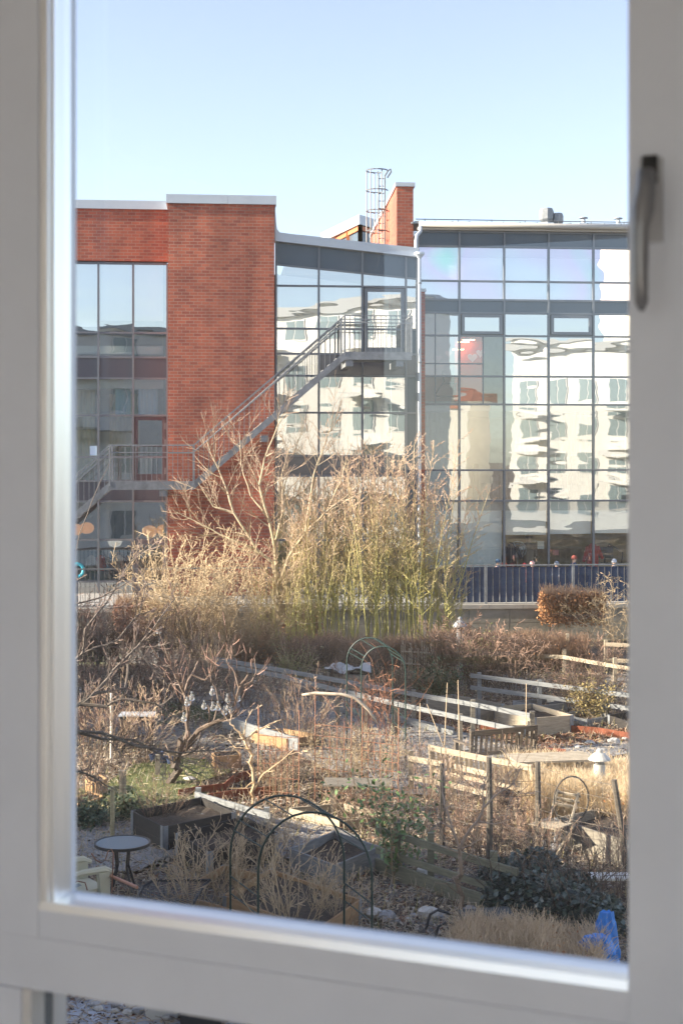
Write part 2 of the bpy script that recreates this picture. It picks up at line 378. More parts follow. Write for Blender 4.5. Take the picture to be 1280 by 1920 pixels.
# ---------------------------------------------------------------- school buildings
def curtain(root, off, cols, rows, ref, kind, top=None, bar_w=.06):
    """glazed facade: cols/rows in picture units measured at ref; kind(i,j)->material key or None"""
    us = [fu(c, off) for c in cols]; zs = [fz(r, ref, off) for r in rows]
    fr = MB()
    for i, u in enumerate(us): fr.fbox(u - bar_w / 2, u + bar_w / 2, off - .07, off + .06, zs[-1], zs[0] if top is None else top(u))
    for j, z in enumerate(zs):
        for i in range(len(us) - 1):
            k = kind(i, j) if j < len(zs) - 1 else 'g'; ku = kind(i, j - 1) if j else 'g'
            if j == 0 and top is not None:
                a, c_ = top(us[i]) , top(us[i + 1]); fr.bar(F(us[i], off, a), F(us[i + 1], off, c_), .08, .05); 
            elif k == 'm' and ku == 'm': continue
            else: fr.fbox(us[i] + bar_w / 2, us[i + 1] - bar_w / 2, off - .05, off + .05, z - .03, z + .03)
    fr.build('window_frame', M_mull, root)
    for i in range(len(us) - 1):
        for j in range(len(zs) - 1):
            k = kind(i, j)
            if k in (None, 'm'): continue
            z1 = zs[j]; z0 = zs[j + 1]; z1b = z1
            jj = j + 1
            while jj < len(zs) - 1 and kind(i, jj) == 'm': z0 = zs[jj + 1]; jj += 1
            if j == 0 and top is not None: z1 = top(us[i]); z1b = top(us[i + 1])
            q = MB().quad(F(us[i], off, z0), F(us[i + 1], off, z0), F(us[i + 1], off, z1b), F(us[i], off, z1))
            m_, nm = {'g': (M_glass, 'window_pane'), 'G': (M_glassg, 'window_pane'), 'R': (M_glassr, 'window_pane'), 'b': (M_glassi, 'window_pane'), 's': (M_span, 'spandrel_panel'), 'd': (M_spand, 'spandrel_panel')}[k]
            q.build(nm, m_, root)
            if k == 'b' : MB().quad(F(us[i] + .05, off + .16, z0 + .03), F(us[i + 1] - .05, off + .16, z0 + .03), F(us[i + 1] - .05, off + .16, z1b), F(us[i] + .05, off + .16, z1)).build('roller_blind', M_blind, root)
    return us, zs
def shell(root, u0, u1, off, z0, z1, floors, depth=7, wallm=None):
    """floors, back and end walls behind the glass"""
    b = MB(); b.fbox(u0, u1, off + depth, off + depth + .2, z0, z1); b.build('interior_wall', wallm or M_int, root)
    b = MB(); b.fbox(u0 - .12, u0 - .01, off + .1, off + depth, z0, z1); b.fbox(u1 + .01, u1 + .12, off + .1, off + depth, z0, z1); b.build('end_wall', M_intd, root)
    for z in floors: MB().fbox(u0, u1, off + .12, off + depth, z - .32, z).build('floor_slab', M_slab, root)

# left wing
OL = 1.3
left = thing('school_wing', 'low brick and glass school wing left of the brick tower', 'building', F(-12, OL, ZT))
uT0 = fu(315, 0); uT1 = fu(514.5, 0)
uLend = uT0 - .0; zp1 = fz(377, 220, OL); zp0 = fz(393, 220, OL); zb0 = fz(490, 220, OL)
b = MB(); b.fbox(-14, uT0 - .012, OL - .1, OL + .25, zb0, zp0); b.build('brick_wall', M_brick, left)
b = MB()
for i in range(4): b.fbox(uT0 - .03 - 2.0 * (i + 1) + .004, uT0 - .03 - 2.0 * i, OL - .16, OL + .4, zp0, zp1)
b.build('parapet_flashing', M_para, left)
b = MB(); b.fbox(-14, uT0 - .03, OL + .41, OL + 8, zp0 - .5, zp0 - .1); b.build('roof', M_slab, left)
rowsL = [494, 624, 670, 709.5, 779, 857, 902, 940, 1012, 1090, 1121]
def kL(i, j):
    if j == 0: return 'g'
    if j == 2: return 'd'
    if j == 6: return 'd'
    if i == 4 and j in (4, 5, 8, 9): return None
    if j in (1, 3, 4, 5, 7, 8, 9): return 'G'
colsL = [60, 95, 125, 185, 250, 314]
us, zs = curtain(left, OL, colsL, rowsL, 220, kL)
shell(left, fu(60, OL), us[-1] - .14, OL, ZT, zb0, [zs[3], zs[6], zs[0] + .34], 6)
b = MB()
for i in (2, 3, 4): b.fbox(us[i] + .05, us[i + 1] - .05, OL + .2, OL + .21, zs[1] + .4 * (1 if i != 2 else .5), zs[0])
b.build('roller_blind', M_blind, left)
def door(root, u0, u1, z0, z1, off, m_fr, gl=M_glass):
    d = MB(); fw = .11
    d.fbox(u0, u0 + fw, off - .03, off + .03, z0, z1).fbox(u1 - fw, u1, off - .03, off + .03, z0, z1)
    d.fbox(u0 + fw, u1 - fw, off - .03, off + .03, z1 - fw, z1).fbox(u0 + fw, u1 - fw, off - .03, off + .03, z0, z0 + .2)
    dd = d.build('door', m_fr, root)
    def sub(mb, nm, m):
        me = mb.build(nm, m, None); me.parent = dd; L = root.location
        for v in me.data.vertices: v.co = v.co - L
    sub(MB().quad(F(u0 + fw, off, z0 + .2), F(u1 - fw, off, z0 + .2), F(u1 - fw, off, z1 - fw), F(u0 + fw, off, z1 - fw)), 'door_glass', gl)
    sub(MB().fbox(u0 + .035, u0 + .075, off - .09, off - .035, z0 + .95, z0 + 1.15).fbox(u0 + .04, u0 + .19, off - .1, off - .08, z0 + 1.05, z0 + 1.08), 'door_handle', M_galvp)
    [sub(MB().fbox(u1 - .03, u1 - .0, off - .05, off - .031, zz, zz + .2), 'hinge', M_galvp) for zz in (z1 - .4, z0 + 1.1, z0 + .2)]
M_doorr = mat('mauve_door_paint', (.085, .065, .072), .5)
door(left, us[-2] + .04, us[-1] - .05, zs[6] + .02, zs[4] - .04, OL, M_doorr, M_glassg)
door(left, us[-2] + .04, us[-1] - .05, ZT + .01, zs[8] - .04, OL, M_mull, M_glassg)
# curtains behind the first-floor glazing
def drape(root, u0, u1, off, z0, z1, m, amp=.05, fold=.16):
    b = MB(); n_ = int((u1 - u0) / .03) + 2; base = 0
    for i in range(n_):
        u = u0 + (u1 - u0) * i / (n_ - 1); o = off + amp * math.sin(u / fold * 6.28) * (.6 + .4 * math.sin(u * 3.1))
        b.v += [tuple(F(u, o, z0)), tuple(F(u, o, z1))]
    for i in range(n_ - 1): b.f.append((2 * i, 2 * i + 2, 2 * i + 3, 2 * i + 1)); b.mi.append(0)
    b.build('curtain', m, root, smooth=True)
M_cb = mat('pale_blue_curtain', (.30, .48, .66), .9); M_cr = mat('cream_curtain', (.62, .56, .38), .9)
drape(left, us[2] + .95, us[3] - .05, OL + .35, zs[4] + .1, zs[3] - .02, M_cb); drape(left, us[3] + .5, us[4] - .1, OL + .5, zs[4], zs[3] - .02, M_cb)
drape(left, us[4] + .15, us[5] - .3, OL + .35, zs[4], zs[3] - .02, M_cb)
drape(left, us[2], us[2] + .8, OL + 1.2, zs[6], zs[3] - .3, M_cr)
drape(left, us[3] + .2, us[4] + .1, OL + 2.2, zs[6], zs[3] - .4, M_cr)
b = MB(); b.fbox(us[2], us[4] + .5, OL + 1.6, OL + 2.0, zs[6], zs[6] + .75); b.build('cupboard', mat('cream_laminate', (.65, .62, .52), .5), left)
b = MB(); b.fbox(us[2], us[5], OL + .25, OL + .45, zs[2] + .12, zs[2] + .38); b.build('window_shelf', M_white, left)
b = MB(); b.fbox(us[2], us[4] + .4, OL + 2.0, OL + 2.3, ZT, ZT + 1.2); b.build('coat_rack', mat('teal_cupboard', (.05, .16, .20), .6), left)
# lamps inside
M_lampo = mat('orange_paper_shade', (.85, .38, .12), .7, emit=((1, .40, .12), .22)); M_lampw = mat('white_shade', (.8, .72, .66), .7, emit=((1, .85, .75), .2))
for px, py, off in ((142, 993, 3), (163, 990, 4), (281, 996, 2.5), (308, 994, 3.2)):
    u = fu(px, OL + off); z = fz(py, px, OL + off); rt = thing('pendant_lamp', 'round orange paper pendant lamp glowing inside the ground floor room', 'lamp', F(u, OL + off, z), 'orange paper lamps in the left wing')
    MB().blob(F(u, OL + off, z), .26, .26, .2, 14, 8).build('lamp_shade', M_lampo, rt, True)
    MB().tube([F(u, OL + off, z + .19), F(u, OL + off, z + .6)], .008, 4).build('cord', M_dark, rt)
u = fu(216, OL + 2); z = fz(1018, 216, OL + 2); rt = thing('dome_lamp', 'half-round white lampshade hanging low in the ground floor room', 'lamp', F(u, OL + 2, z))
MB().lathe(F(u, OL + 2, z), [(.24, .12), (.235, .02), (.17, -.1), (.02, -.15)], 20).build('lamp_shade', M_lampw, rt, True)
MB().tube([F(u, OL + 2, z + .1), F(u, OL + 2, z + .9)], .008, 4).build('cord', M_dark, rt)
# papers pinned behind the glass, small coats on the rack
rr = random.Random(8)
coatc = [(.75, .72, .7), (.55, .1, .08), (.1, .3, .5), (.8, .78, .7), (.04, .06, .12), (.6, .58, .55)]
for k in range(6):
    px = 172 + k * 17; c_ = F(fu(px, OL + 1.6), OL + 1.6, fz(1052, px, OL + 1.6))
    b = MB(); b.tube([c_ + Vector((0, 0, -.32)), c_ + Vector((0, 0, -.05)), c_ + Vector((0, 0, .16)), c_ + Vector((0, 0, .2))], [.13, .12, .1, .03], 8, True)
    b.tube([c_ + Vector((-.1, 0, .13)), c_ + Vector((-.17, -.02, -.2))], [.045, .035], 6, True).tube([c_ + Vector((.1, 0, .13)), c_ + Vector((.17, -.02, -.2))], [.045, .035], 6, True)
    tag(b.build('hanging_coat', mat('coat_cloth_%d' % k, coatc[k], .9, var=.2), None, True), ['pale grey', 'dark red', 'blue', 'cream', 'near black', 'grey beige'][k] + ' child coat hanging behind the ground floor glazing', 'coat')
q = MB().quad(F(fu(169, OL - .01), OL - .012, fz(854, 172, OL)), F(fu(182, OL), OL - .012, fz(854, 182, OL)), F(fu(182, OL), OL - .012, fz(836, 182, OL)), F(fu(169, OL), OL - .012, fz(836, 172, OL)))
tag(q.build('paper_notice', mat('notice_paper', (.6, .72, .85), .8)), 'pale blue sheet of paper stuck on the first floor glass', 'notice')
u = fu(145, OL - .01); z = fz(1069, 145, OL)
rg_ = MB(); pts = [F(u + .2 * math.cos(a * .3927), OL - .05, z + .2 * math.sin(a * .3927)) for a in range(17)]
rg_.tube(pts, .055, 8); tag(rg_.build('swim_ring', mat('turquoise_ring', (.05, .45, .6), .5), None, True), 'turquoise ring hung on the ground floor glass behind the railing', 'ring')

# brick stair tower
tw = thing('brick_tower', 'tall windowless red brick tower with metal parapet', 'building', F((uT0 + uT1) / 2, 0, ZT))
zt1 = fz(366, 415, 0); zt0 = fz(382.5, 415, 0)
MB().fbox(uT0, uT1, 0, 6, ZT - .2, zt0).build('brick_wall', M_brick, tw)
um = (uT0 + uT1) / 2 + .2
b = MB(); b.fbox(uT0 - .05, um - .003, -.06, 6.06, zt0, zt1).fbox(um + .003, uT1 + .06, -.06, 6.06, zt0, zt1); b.build('parapet_flashing', M_para, tw)

# middle glazed wing with the sloping roofline
OM = .35
mid = thing('glazed_wing', 'glass-fronted school wing with a sloping white roof edge right of the tower', 'building', F(0, OM, ZT))
uM0 = uT1 + .02; uM1 = fu(782, OM)
def zc(pa, pxa, pb, pxb):                      # straight line in picture -> function of u
    ua, ub = fu(pxa, OM), fu(pxb, OM); za, zb = fz(pa, pxa, OM), fz(pb, pxb, OM)
    return lambda u: za + (zb - za) * (u - ua) / (ub - ua)
fl0 = zc(453, 515, 483, 782); sp0 = zc(496, 517, 521, 760)
# flashing: curved upper edge
b = MB(); up = [(514.5, 380), (517.5, 420), (519, 431), (524, 437), (545, 440), (575, 443), (620, 448), (680, 455), (730, 460), (783, 466)]
for i in range(len(up) - 1):
    a, c_ = up[i], up[i + 1]; ua, ub = fu(a[0], OM), fu(c_[0], OM); ua = max(ua, uM0); ub = max(ub, ua + .012)
    za, zb = fz(a[1], a[0], OM), fz(c_[1], c_[0], OM)
    b.hexa([F(ua, OM - .16, fl0(ua)), F(ub, OM - .16, fl0(ub)), F(ub, OM + .3, fl0(ub)), F(ua, OM + .3, fl0(ua))], [F(ua, OM - .16, za), F(ub, OM - .16, zb), F(ub, OM + .3, zb), F(ua, OM + .3, za)])
b.build('roof_edge_flashing', M_para, mid)
colsM = [517.5, 597.5, 679, 760.5, 781]
uu = [fu(c, OM) for c in colsM]
fr = MB()
for i in range(4):
    a, c_ = uu[i], uu[i + 1]
    MB().quad(F(a, OM, sp0(a)), F(c_, OM, sp0(c_)), F(c_, OM, fl0(c_)), F(a, OM, fl0(a))).build('spandrel_panel', M_span, mid)
    fr.bar(F(a, OM, fl0(a)), F(c_, OM, fl0(c_)), .1, .06)
for i in range(5): fr.fbox(uu[i] - .03, uu[i] + .03, OM - .07, OM + .055, sp0(uu[i]), fl0(uu[i]) - .03)
fr.build('window_frame', M_mull, mid)
rowsM = [508, 537, 617, 664, 705, 774, 855, 892, 1012, 1090, 1119]
def kM(i, j):
    if i == 2 and j in (1, 2): return None
    if j == 0 and i != 2: return 'gg'
    if i in (0, 1, 3) and j == 1: return 'm'
    if j == 3: return 'd' if i else 'G'
    if i == 3: return 's'
    if j == 6: return 'd'
    if j >= 4: return 'G'
    return 'g'
def kM2(i, j):
    k = kM(i, j); return 'g' if k == 'gg' else k
if True:
    us, zs = curtain(mid, OM, colsM, rowsM, 640, kM2, top=sp0)
shell(mid, uM0 + .14, uM1 - .15, OM, ZT, zs[0] - .1, [zs[3], zs[6]], 5.5)
MB().fbox(uM0 + .3, uM1 - .2, OM + .3, OM + 6, zs[0] - .1, zs[0] + .15).build('roof', M_slab, mid)
for i, (d0, d1) in enumerate(((.0, 1.2), (.0, .5))):
    b = MB(); b.quad(F(uu[i] + .05, OM + .16, zs[2] + .25), F(uu[i + 1] - .05, OM + .16, zs[2] + .25), F(uu[i + 1] - .05, OM + .16, sp0(uu[i + 1]) - .3), F(uu[i] + .05, OM + .16, sp0(uu[i]) - .3)); b.build('roller_blind', M_blind, mid)
door(mid, uu[2] + .06, uu[3] - .05, zs[3] + .02, zs[1] - .05, OM, M_mull)
drape(mid, uu[2] + .5, uu[2] + .9, OM + .5, zs[3], zs[1], M_white)
drape(mid, uu[1] + .2, uu[3] - .3, OM + 1.4, zs[6], zs[4], mat('green_curtain', (.12, .24, .20), .9))
MB().fbox(uM1 - .14, uM1, OM + .1, OM + .9, ZT, fl0(uM1) - .05).build('corner_post', M_mull, mid)

# right building
ORt = 1.0
right = thing('glazed_hall', 'wide glass-fronted school building with long gutter at the right', 'building', F(6, ORt, ZT))
uR0 = fu(783, ORt); colsR = [783, 860.5, 944.3, 1027.5, 1111.3, 1195, 1278]
rowsR = [436, 463.5, 528, 563, 587.5, 630, 706, 758.5, 881.5, 939, 1121]
def kR(i, j):
    if j == 0 or j == 3: return 's'
    if j in (1, 2): return 'b'
    if j == 4 and i in (1, 3): return None
    if j == 5 and i not in (1, 3): return 'm'
    if i < 2 and j in (5, 6): return 'R'
    if j == 9: return 'R'
    if j == 7: return 'G'
    if j == 8: return 'G'
    return 'g'
us, zs = curtain(right, ORt, colsR, rowsR, 945, kR)
RF = [zs[4] + .18, zs[6] - .98, zs[8] - .8]
shell(right, us[0] + .14, us[-1], ORt, ZT, zs[0], [zs[1], zs[4] + .25, zs[7] + .1, zs[9] - .0], 6.5)
for i in (1, 3):                                # opening lights
    b = MB(); a, c_, z0, z1 = us[i] + .07, us[i + 1] - .07, zs[5] + .05, zs[4] - .05; fw = .09
    b.fbox(a, a + fw, ORt - .1, ORt, z0, z1).fbox(c_ - fw, c_, ORt - .1, ORt, z0, z1).fbox(a + fw, c_ - fw, ORt - .1, ORt, z0, z0 + fw).fbox(a + fw, c_ - fw, ORt - .1, ORt, z1 - fw, z1)
    b.build('opening_light', M_mull, right); MB().quad(F(a + fw, ORt - .05, z0 + fw), F(c_ - fw, ORt - .05, z0 + fw), F(c_ - fw, ORt - .05, z1 - fw), F(a + fw, ORt - .05, z1 - fw)).build('window_pane', M_glass, right)
b = MB()
for px in (815.5,): u = fu(px, ORt); b.fbox(u - .02, u + .02, ORt - .02, ORt + .05, zs[7], zs[4])
for px in (905,): u = fu(px, ORt); b.fbox(u - .02, u + .02, ORt - .02, ORt + .05, zs[7], zs[5])
z = fz(682, 860, ORt); b.fbox(us[0], us[1] - .031, ORt - .02, ORt + .05, z - .02, z + .02).fbox(us[1] + .031, fu(905, ORt) - .021, ORt - .02, ORt + .05, z - .02, z + .02)
b.build('glazing_bar', M_mull, right)
# red inner wall of the second-floor room, hearts, desk chair
MB().fbox(fu(852, ORt + .5), fu(905, ORt + .5), ORt + .5, ORt + .7, zs[7] + .12, zs[5] - .0).build('red_wall', M_red, right)
MB().fbox(us[0] + .2, fu(850, ORt + 1.2), ORt + 1.2, ORt + 1.3, zs[7] + .12, zs[5] + .2).build('partition', mat('pink_grey_wall', (.42, .30, .27), .8), right)
M_heart = mat('pink_paper', (.85, .55, .52), .8)
for px, py, s_ in ((885, 670, .17), (900, 662, .15), (841, 662, .13), (821, 671, .13)):
    c_ = F(fu(px, ORt + .08), ORt + .08, fz(py, px, ORt)); b = MB(); pts = []
    for k in range(20):
        a = k / 20 * 6.283; x = 16 * math.sin(a) ** 3 / 17; y = (13 * math.cos(a) - 5 * math.cos(2 * a) - 2 * math.cos(3 * a) - math.cos(4 * a)) / 17
        pts.append(c_ + Vector((x * s_, 0, y * s_)))
    i0 = len(b.v); b.v += [tuple(p_) for p_ in pts] + [tuple(p_ + Vector((0, .006, 0))) for p_ in pts]
    b.f.append(tuple(range(i0, i0 + 20))); b.f.append(tuple(range(i0 + 39, i0 + 19, -1))); b.mi += [0, 0]
    for k in range(20): b.f.append((i0 + k, i0 + 20 + k, i0 + 20 + (k + 1) % 20, i0 + (k + 1) % 20)); b.mi.append(0)
    lab = {885: 'largest pink paper heart, lower one before the red wall', 900: 'pink paper heart above and right of the largest heart', 841: 'small pink paper heart on the first glass bay near the bar', 821: 'small pink paper heart nearest the downpipe'}[px]
    tag(b.build('paper_heart', M_heart), lab, 'decoration')
# tubular desk chair standing on the sill
ch = F(fu(832, ORt + .7), ORt + .7, zs[6] - .62)
rt = thing('cantilever_chair', 'small dark cantilever school chair behind the second floor glass by the red wall', 'chair', ch)
for dy in (-.17, .17):
    MB().tube([ch + Vector(q_) for q_ in ((-.05, dy, .75), (.0, dy, .48), (-.3, dy, .05), (-.22, dy, 0), (.32, dy, .0), (.36, dy, .04), (.36, dy, .4))], .016, 5).build('leg', M_post, rt)
MB().hexa([ch + Vector(q_) for q_ in ((0, -.2, .42), (.4, -.2, .4), (.4, .2, .4), (0, .2, .42))], [ch + Vector(q_) for q_ in ((0, -.2, .44), (.4, -.2, .42), (.4, .2, .42), (0, .2, .44))]).build('seat', M_post, rt)
MB().blob(ch + Vector((-.04, 0, .74)), .04, .2, .11, 8, 6).build('backrest', M_post, rt, True)
for k, (px, py) in enumerate(((868, 642), (878, 638), (858, 656))):
    c_ = F(fu(px, ORt + .3), ORt + .3, fz(py, px, ORt + .3))
    rt = thing('ceiling_lamp', 'slim warm ceiling light strip before the red wall', 'lamp', c_, 'warm light strips in the red room')
    MB().box(c_.x - .2, c_.x + .2, c_.y - .08, c_.y + .08, c_.z + .015, c_.z + .06).build('housing', M_white, rt)
    MB().box(c_.x - .19, c_.x + .19, c_.y - .07, c_.y + .07, c_.z, c_.z + .012).build('diffuser', mat('warm_strip', (1, .7, .3), .5, emit=((1, .62, .25), 5)), rt)
# first floor: shelves, posters; ground floor: blinds half down
b = MB(); rr = random.Random(3)
for k in range(22):
    u = us[1] + .2 + k * .3; h = rr.uniform(.5, 1.6); b.fbox(u, u + rr.uniform(.12, .28), ORt + 1.6, ORt + 2.0, zs[9], zs[9] + h)
b.build('bookshelf', mat('mixed_shelf', (.10, .08, .06), .8, c2=(.45, .38, .28), vscale=2.5), right)
drape(right, us[0] + .2, us[1] + .5, ORt + 1.2, zs[9] + .3, zs[7], mat('pale_green_curtain', (.45, .50, .40), .9))
drape(right, us[2] + .6, us[3], ORt + 2.4, zs[9] + .3, zs[7], M_cr); drape(right, us[3] + .8, us[4] + .3, ORt + 1.8, zs[9] + .5, zs[7], M_cr)
for i, low in ((0, 1066), (1, 1066), (2, 1003), (3, 1002), (4, 1001), (5, 1000)):
    z0 = fz(low, 945, ORt); MB().quad(F(us[i] + .05, ORt + .14, z0), F(us[i + 1] - .05, ORt + .14, z0), F(us[i + 1] - .05, ORt + .14, zs[9]), F(us[i] + .05, ORt + .14, zs[9])).build('roller_blind', mat('white_film_blind', (.72, .76, .76), .8, var=.05, vscale=1.5), right)
MB().fbox(us[2] + .2, us[5] + 1, ORt + 2.3, ORt + 2.4, ZT, zs[9] - .4).build('panelled_wall', mat('brown_panel', (.30, .21, .11), .8, c2=(.58, .48, .32), vscale=1.2), right)
for i_, (px, c_, w_, lab) in enumerate(((958, (.02, .03, .05), .3, 'dark'), (1110, (.5, .02, .02), .42, 'bright red'))):
    q_ = F(fu(px, ORt + .8), ORt + .8, fz(1042, px, ORt + .8)); b = MB()
    b.tube([q_ + Vector((0, 0, -.5)), q_ + Vector((0, 0, .0)), q_ + Vector((0, 0, .3)), q_ + Vector((0, 0, .42))], [w_ * .5, w_ * .48, w_ * .42, .06], 9, True)
    b.tube([q_ + Vector((-.15, 0, .3)), q_ + Vector((-.3, 0, -.2))], [.08, .06], 6, True).tube([q_ + Vector((.15, 0, .3)), q_ + Vector((.33, 0, -.1))], [.08, .06], 6, True)
    tag(b.build('hanging_jacket', mat('jacket_' + lab.replace(' ', '_'), c_, .8), None, True), lab + ' jacket hanging inside the ground floor window', 'jacket')
# desk, monitor, desk lamp, fan inside the ground floor
c_ = F(fu(1140, ORt + 1), ORt + 1, ZT + .78)
rt = thing('desk', 'pale desk with clutter behind the glass near the red jacket', 'desk', (c_.x, c_.y, ZT))
MB().box(c_.x - .9, c_.x + .9, c_.y - .35, c_.y + .35, c_.z - .03, c_.z + .0).build('desk_top', M_white, rt)
for sx in (-.85, .85):
    for sy in (-.3, .3): MB().box(c_.x + sx - .02, c_.x + sx + .02, c_.y + sy - .02, c_.y + sy + .02, ZT, c_.z - .031).build('leg', M_galv, rt)
c2 = F(fu(1133, ORt + 1.1), ORt + 1.1, ZT + .78)
rt = thing('computer_monitor', 'dark computer screen standing on the pale desk', 'screen', c2)
MB().box(c2.x - .28, c2.x + .28, c2.y, c2.y + .04, c2.z + .16, c2.z + .52).build('screen', M_dark, rt); MB().box(c2.x - .03, c2.x + .03, c2.y + .05, c2.y + .08, c2.z + .01, c2.z + .3).box(c2.x - .12, c2.x + .12, c2.y - .02, c2.y + .14, c2.z, c2.z + .009).build('stand', M_dark, rt)
c3 = F(fu(1164, ORt + .9), ORt + .9, ZT + .78)
rt = thing('desk_lamp', 'black angled desk lamp at the right end of the pale desk', 'lamp', c3)
MB().tube([c3, c3 + Vector((.05, 0, .35)), c3 + Vector((-.35, 0, .62))], .015, 5).build('arm', M_dark, rt); MB().lathe(c3 + Vector((-.38, 0, .55)), [(.03, .1), (.09, 0)], 10).build('lamp_head', M_dark, rt)
MB().lathe(c3, [(.1, 0), (.1, .02), (0, .021)], 12).build('base', M_dark, rt)
c4 = F(fu(970, ORt + .9), ORt + .9, fz(1034, 970, ORt))
rt = thing('floor_fan', 'round white fan on a stand behind the ground floor glass', 'fan', (c4.x, c4.y, ZT))
b = MB()
for r_ in (.28, .2, .1): b.tube([c4 + Vector((r_ * math.cos(a * .524), 0, r_ * math.sin(a * .524))) for a in range(13)], .012, 4)
for a in range(12): b.tube([c4, c4 + Vector((.28 * math.cos(a * .524), 0, .28 * math.sin(a * .524)))], .006, 3)
b.build('cage', M_white, rt); b = MB()
for a in range(3):
    d_ = Vector((math.cos(a * 2.094), 0, math.sin(a * 2.094))); e_ = Vector((-d_.z, .25, d_.x)); b.hexa([c4 + d_ * .04, c4 + d_ * .04 + e_ * .08, c4 + d_ * .04 + e_ * .08 + Vector((0, .01, 0)), c4 + d_ * .04 + Vector((0, .01, 0))], [c4 + d_ * .25, c4 + d_ * .22 + e_ * .14, c4 + d_ * .22 + e_ * .14 + Vector((0, .01, 0)), c4 + d_ * .25 + Vector((0, .01, 0))])
b.build('blades', M_blind, rt); MB().tube([c4 + Vector((0, .06, 0)), Vector((c4.x, c4.y + .06, ZT + .03))], .015, 6).build('pole', M_white, rt); MB().lathe((c4.x, c4.y + .06, ZT), [(.2, 0), (.2, .03), (0, .031)], 14).build('base', M_white, rt)
# posters
for k, (px, py, w_, h_, c_, lab) in enumerate(((1041, 1036, .2, .17, (.75, .35, .3), 'red and white notice on the brown panel'), (1013, 1022, .22, .26, (.85, .85, .8), 'white sheet pinned high on the shelf wall'))):
    q_ = F(fu(px, ORt + .9), ORt + .9, fz(py, px, ORt + .9)); tag(MB().box(q_.x - w_ / 2, q_.x + w_ / 2, q_.y, q_.y + .01, q_.z - h_ / 2, q_.z + h_ / 2).build('wall_notice', mat('notice_%d' % k, c_, .8)), lab, 'notice')
# eaves, gutter, roof
zg = fz(436, 945, ORt); uRE = fu(1290, ORt)
MB().fbox(uR0, uRE, ORt - .15, ORt + .1, zg + .04, zg + .13).build('eaves_board', mat('cream_eaves', (.45, .42, .38), .6), right)
b = MB()
for i in range(2):
    pass
b.tube([F(uR0, ORt - .24, zg + .19), F(uRE, ORt - .24, zg + .19)], .085, 10, True); b.build('gutter', mat('cream_gutter', (.48, .46, .42), .5), right, True)
b = MB(); rise = lambda o: zg + .28 + (o - ORt) * .13
b.hexa([F(uR0 - .2, ORt - .2, zg + .22), F(uRE, ORt - .2, zg + .22), F(uRE, ORt + 6, rise(ORt + 6) - .1), F(uR0 - .2, ORt + 6, rise(ORt + 6) - .1)], [F(uR0 - .2, ORt - .2, zg + .27), F(uRE, ORt - .2, zg + .27), F(uRE, ORt + 6, rise(ORt + 6)), F(uR0 - .2, ORt + 6, rise(ORt + 6))])
u = uR0
while u < uRE: b.bar(F(u, ORt - .2, zg + .29), F(u, ORt + 6, rise(ORt + 6) + .02), .03, .05); u += .55
rf = b.build('roof', mat('grey_seam_roof', (.16, .19, .22), .4, .3, var=.3, vscale=2), right)
b = MB(); b.tube([F(uR0, ORt + .5, rise(ORt + .5) + .13), F(uRE, ORt + .5, rise(ORt + .5) + .13)], .015, 4)
u = uR0 + .3
while u < uRE: b.tube([F(u, ORt + .5, rise(ORt + .5)), F(u, ORt + .5, rise(ORt + .5) + .15)], .012, 4); u += 1.1
b.build('snow_guard', M_galv, right)
b = MB(); b.fbox(fu(1085, ORt + 3), fu(1230, ORt + 3), ORt + 3, ORt + 5, rise(ORt + 3) - .2, rise(ORt + 3) + .18); b.build('roof_hatch', M_para, right)
for px, w_, ztop, lab in ((1024, .42, 391, 'larger grey faceted fan cowl on the right roof'), (1045, .32, 400, 'smaller grey fan cowl beside the larger one')):
    o_ = ORt + 4; q_ = F(fu(px, o_), o_, rise(o_) - .1); zt_ = fz(ztop, px, o_) - q_.z
    rt = thing('roof_fan', lab, 'roof vent', q_)
    MB().lathe(q_, [(w_ * .55, 0), (w_ * .55, zt_ * .35), (w_ * .4, zt_ * .4)], 8).build('curb', M_para, rt)
    MB().lathe(q_ + Vector((0, 0, zt_ * .4)), [(w_ * .45, 0), (w_ * .62, zt_ * .12), (w_ * .62, zt_ * .45), (w_ * .5, zt_ * .6), (0, zt_ * .6)], 8).build('cowl', M_galvp, rt)
for px, lab in ((1093, 'left one of the small capped vent pipes on the right roof'), (1158, 'right one of the small capped vent pipes, nearest the window handle')):
    o_ = ORt + 3.6; q_ = F(fu(px, o_), o_, rise(o_)); rt = thing('vent_pipe', lab, 'roof vent', q_)
    MB().lathe(q_, [(.09, 0), (.07, .32), (0, .33)], 10).build('pipe', M_para, rt, True); MB().lathe(q_ + Vector((0, 0, .36)), [(.16, 0), (.15, .03), (0, .06)], 12).build('cap', M_galvp, rt)
# brick fin between the two glazed facades
fin = thing('brick_fin', 'narrow brick pier behind the long downpipe', 'wall', F(fu(793, .7), .7, ZT))
ua, ub = fu(788, .6), fu(796.5, .6); zf_ = fz(547, 793, .6)
MB().fbox(ua, ub, .6, .92, ZT, zf_).build('brick_wall', M_brick, fin); MB().fbox(ua - .03, ub + .03, .57, .91, zf_, zf_ + .1).build('coping', M_para, fin)
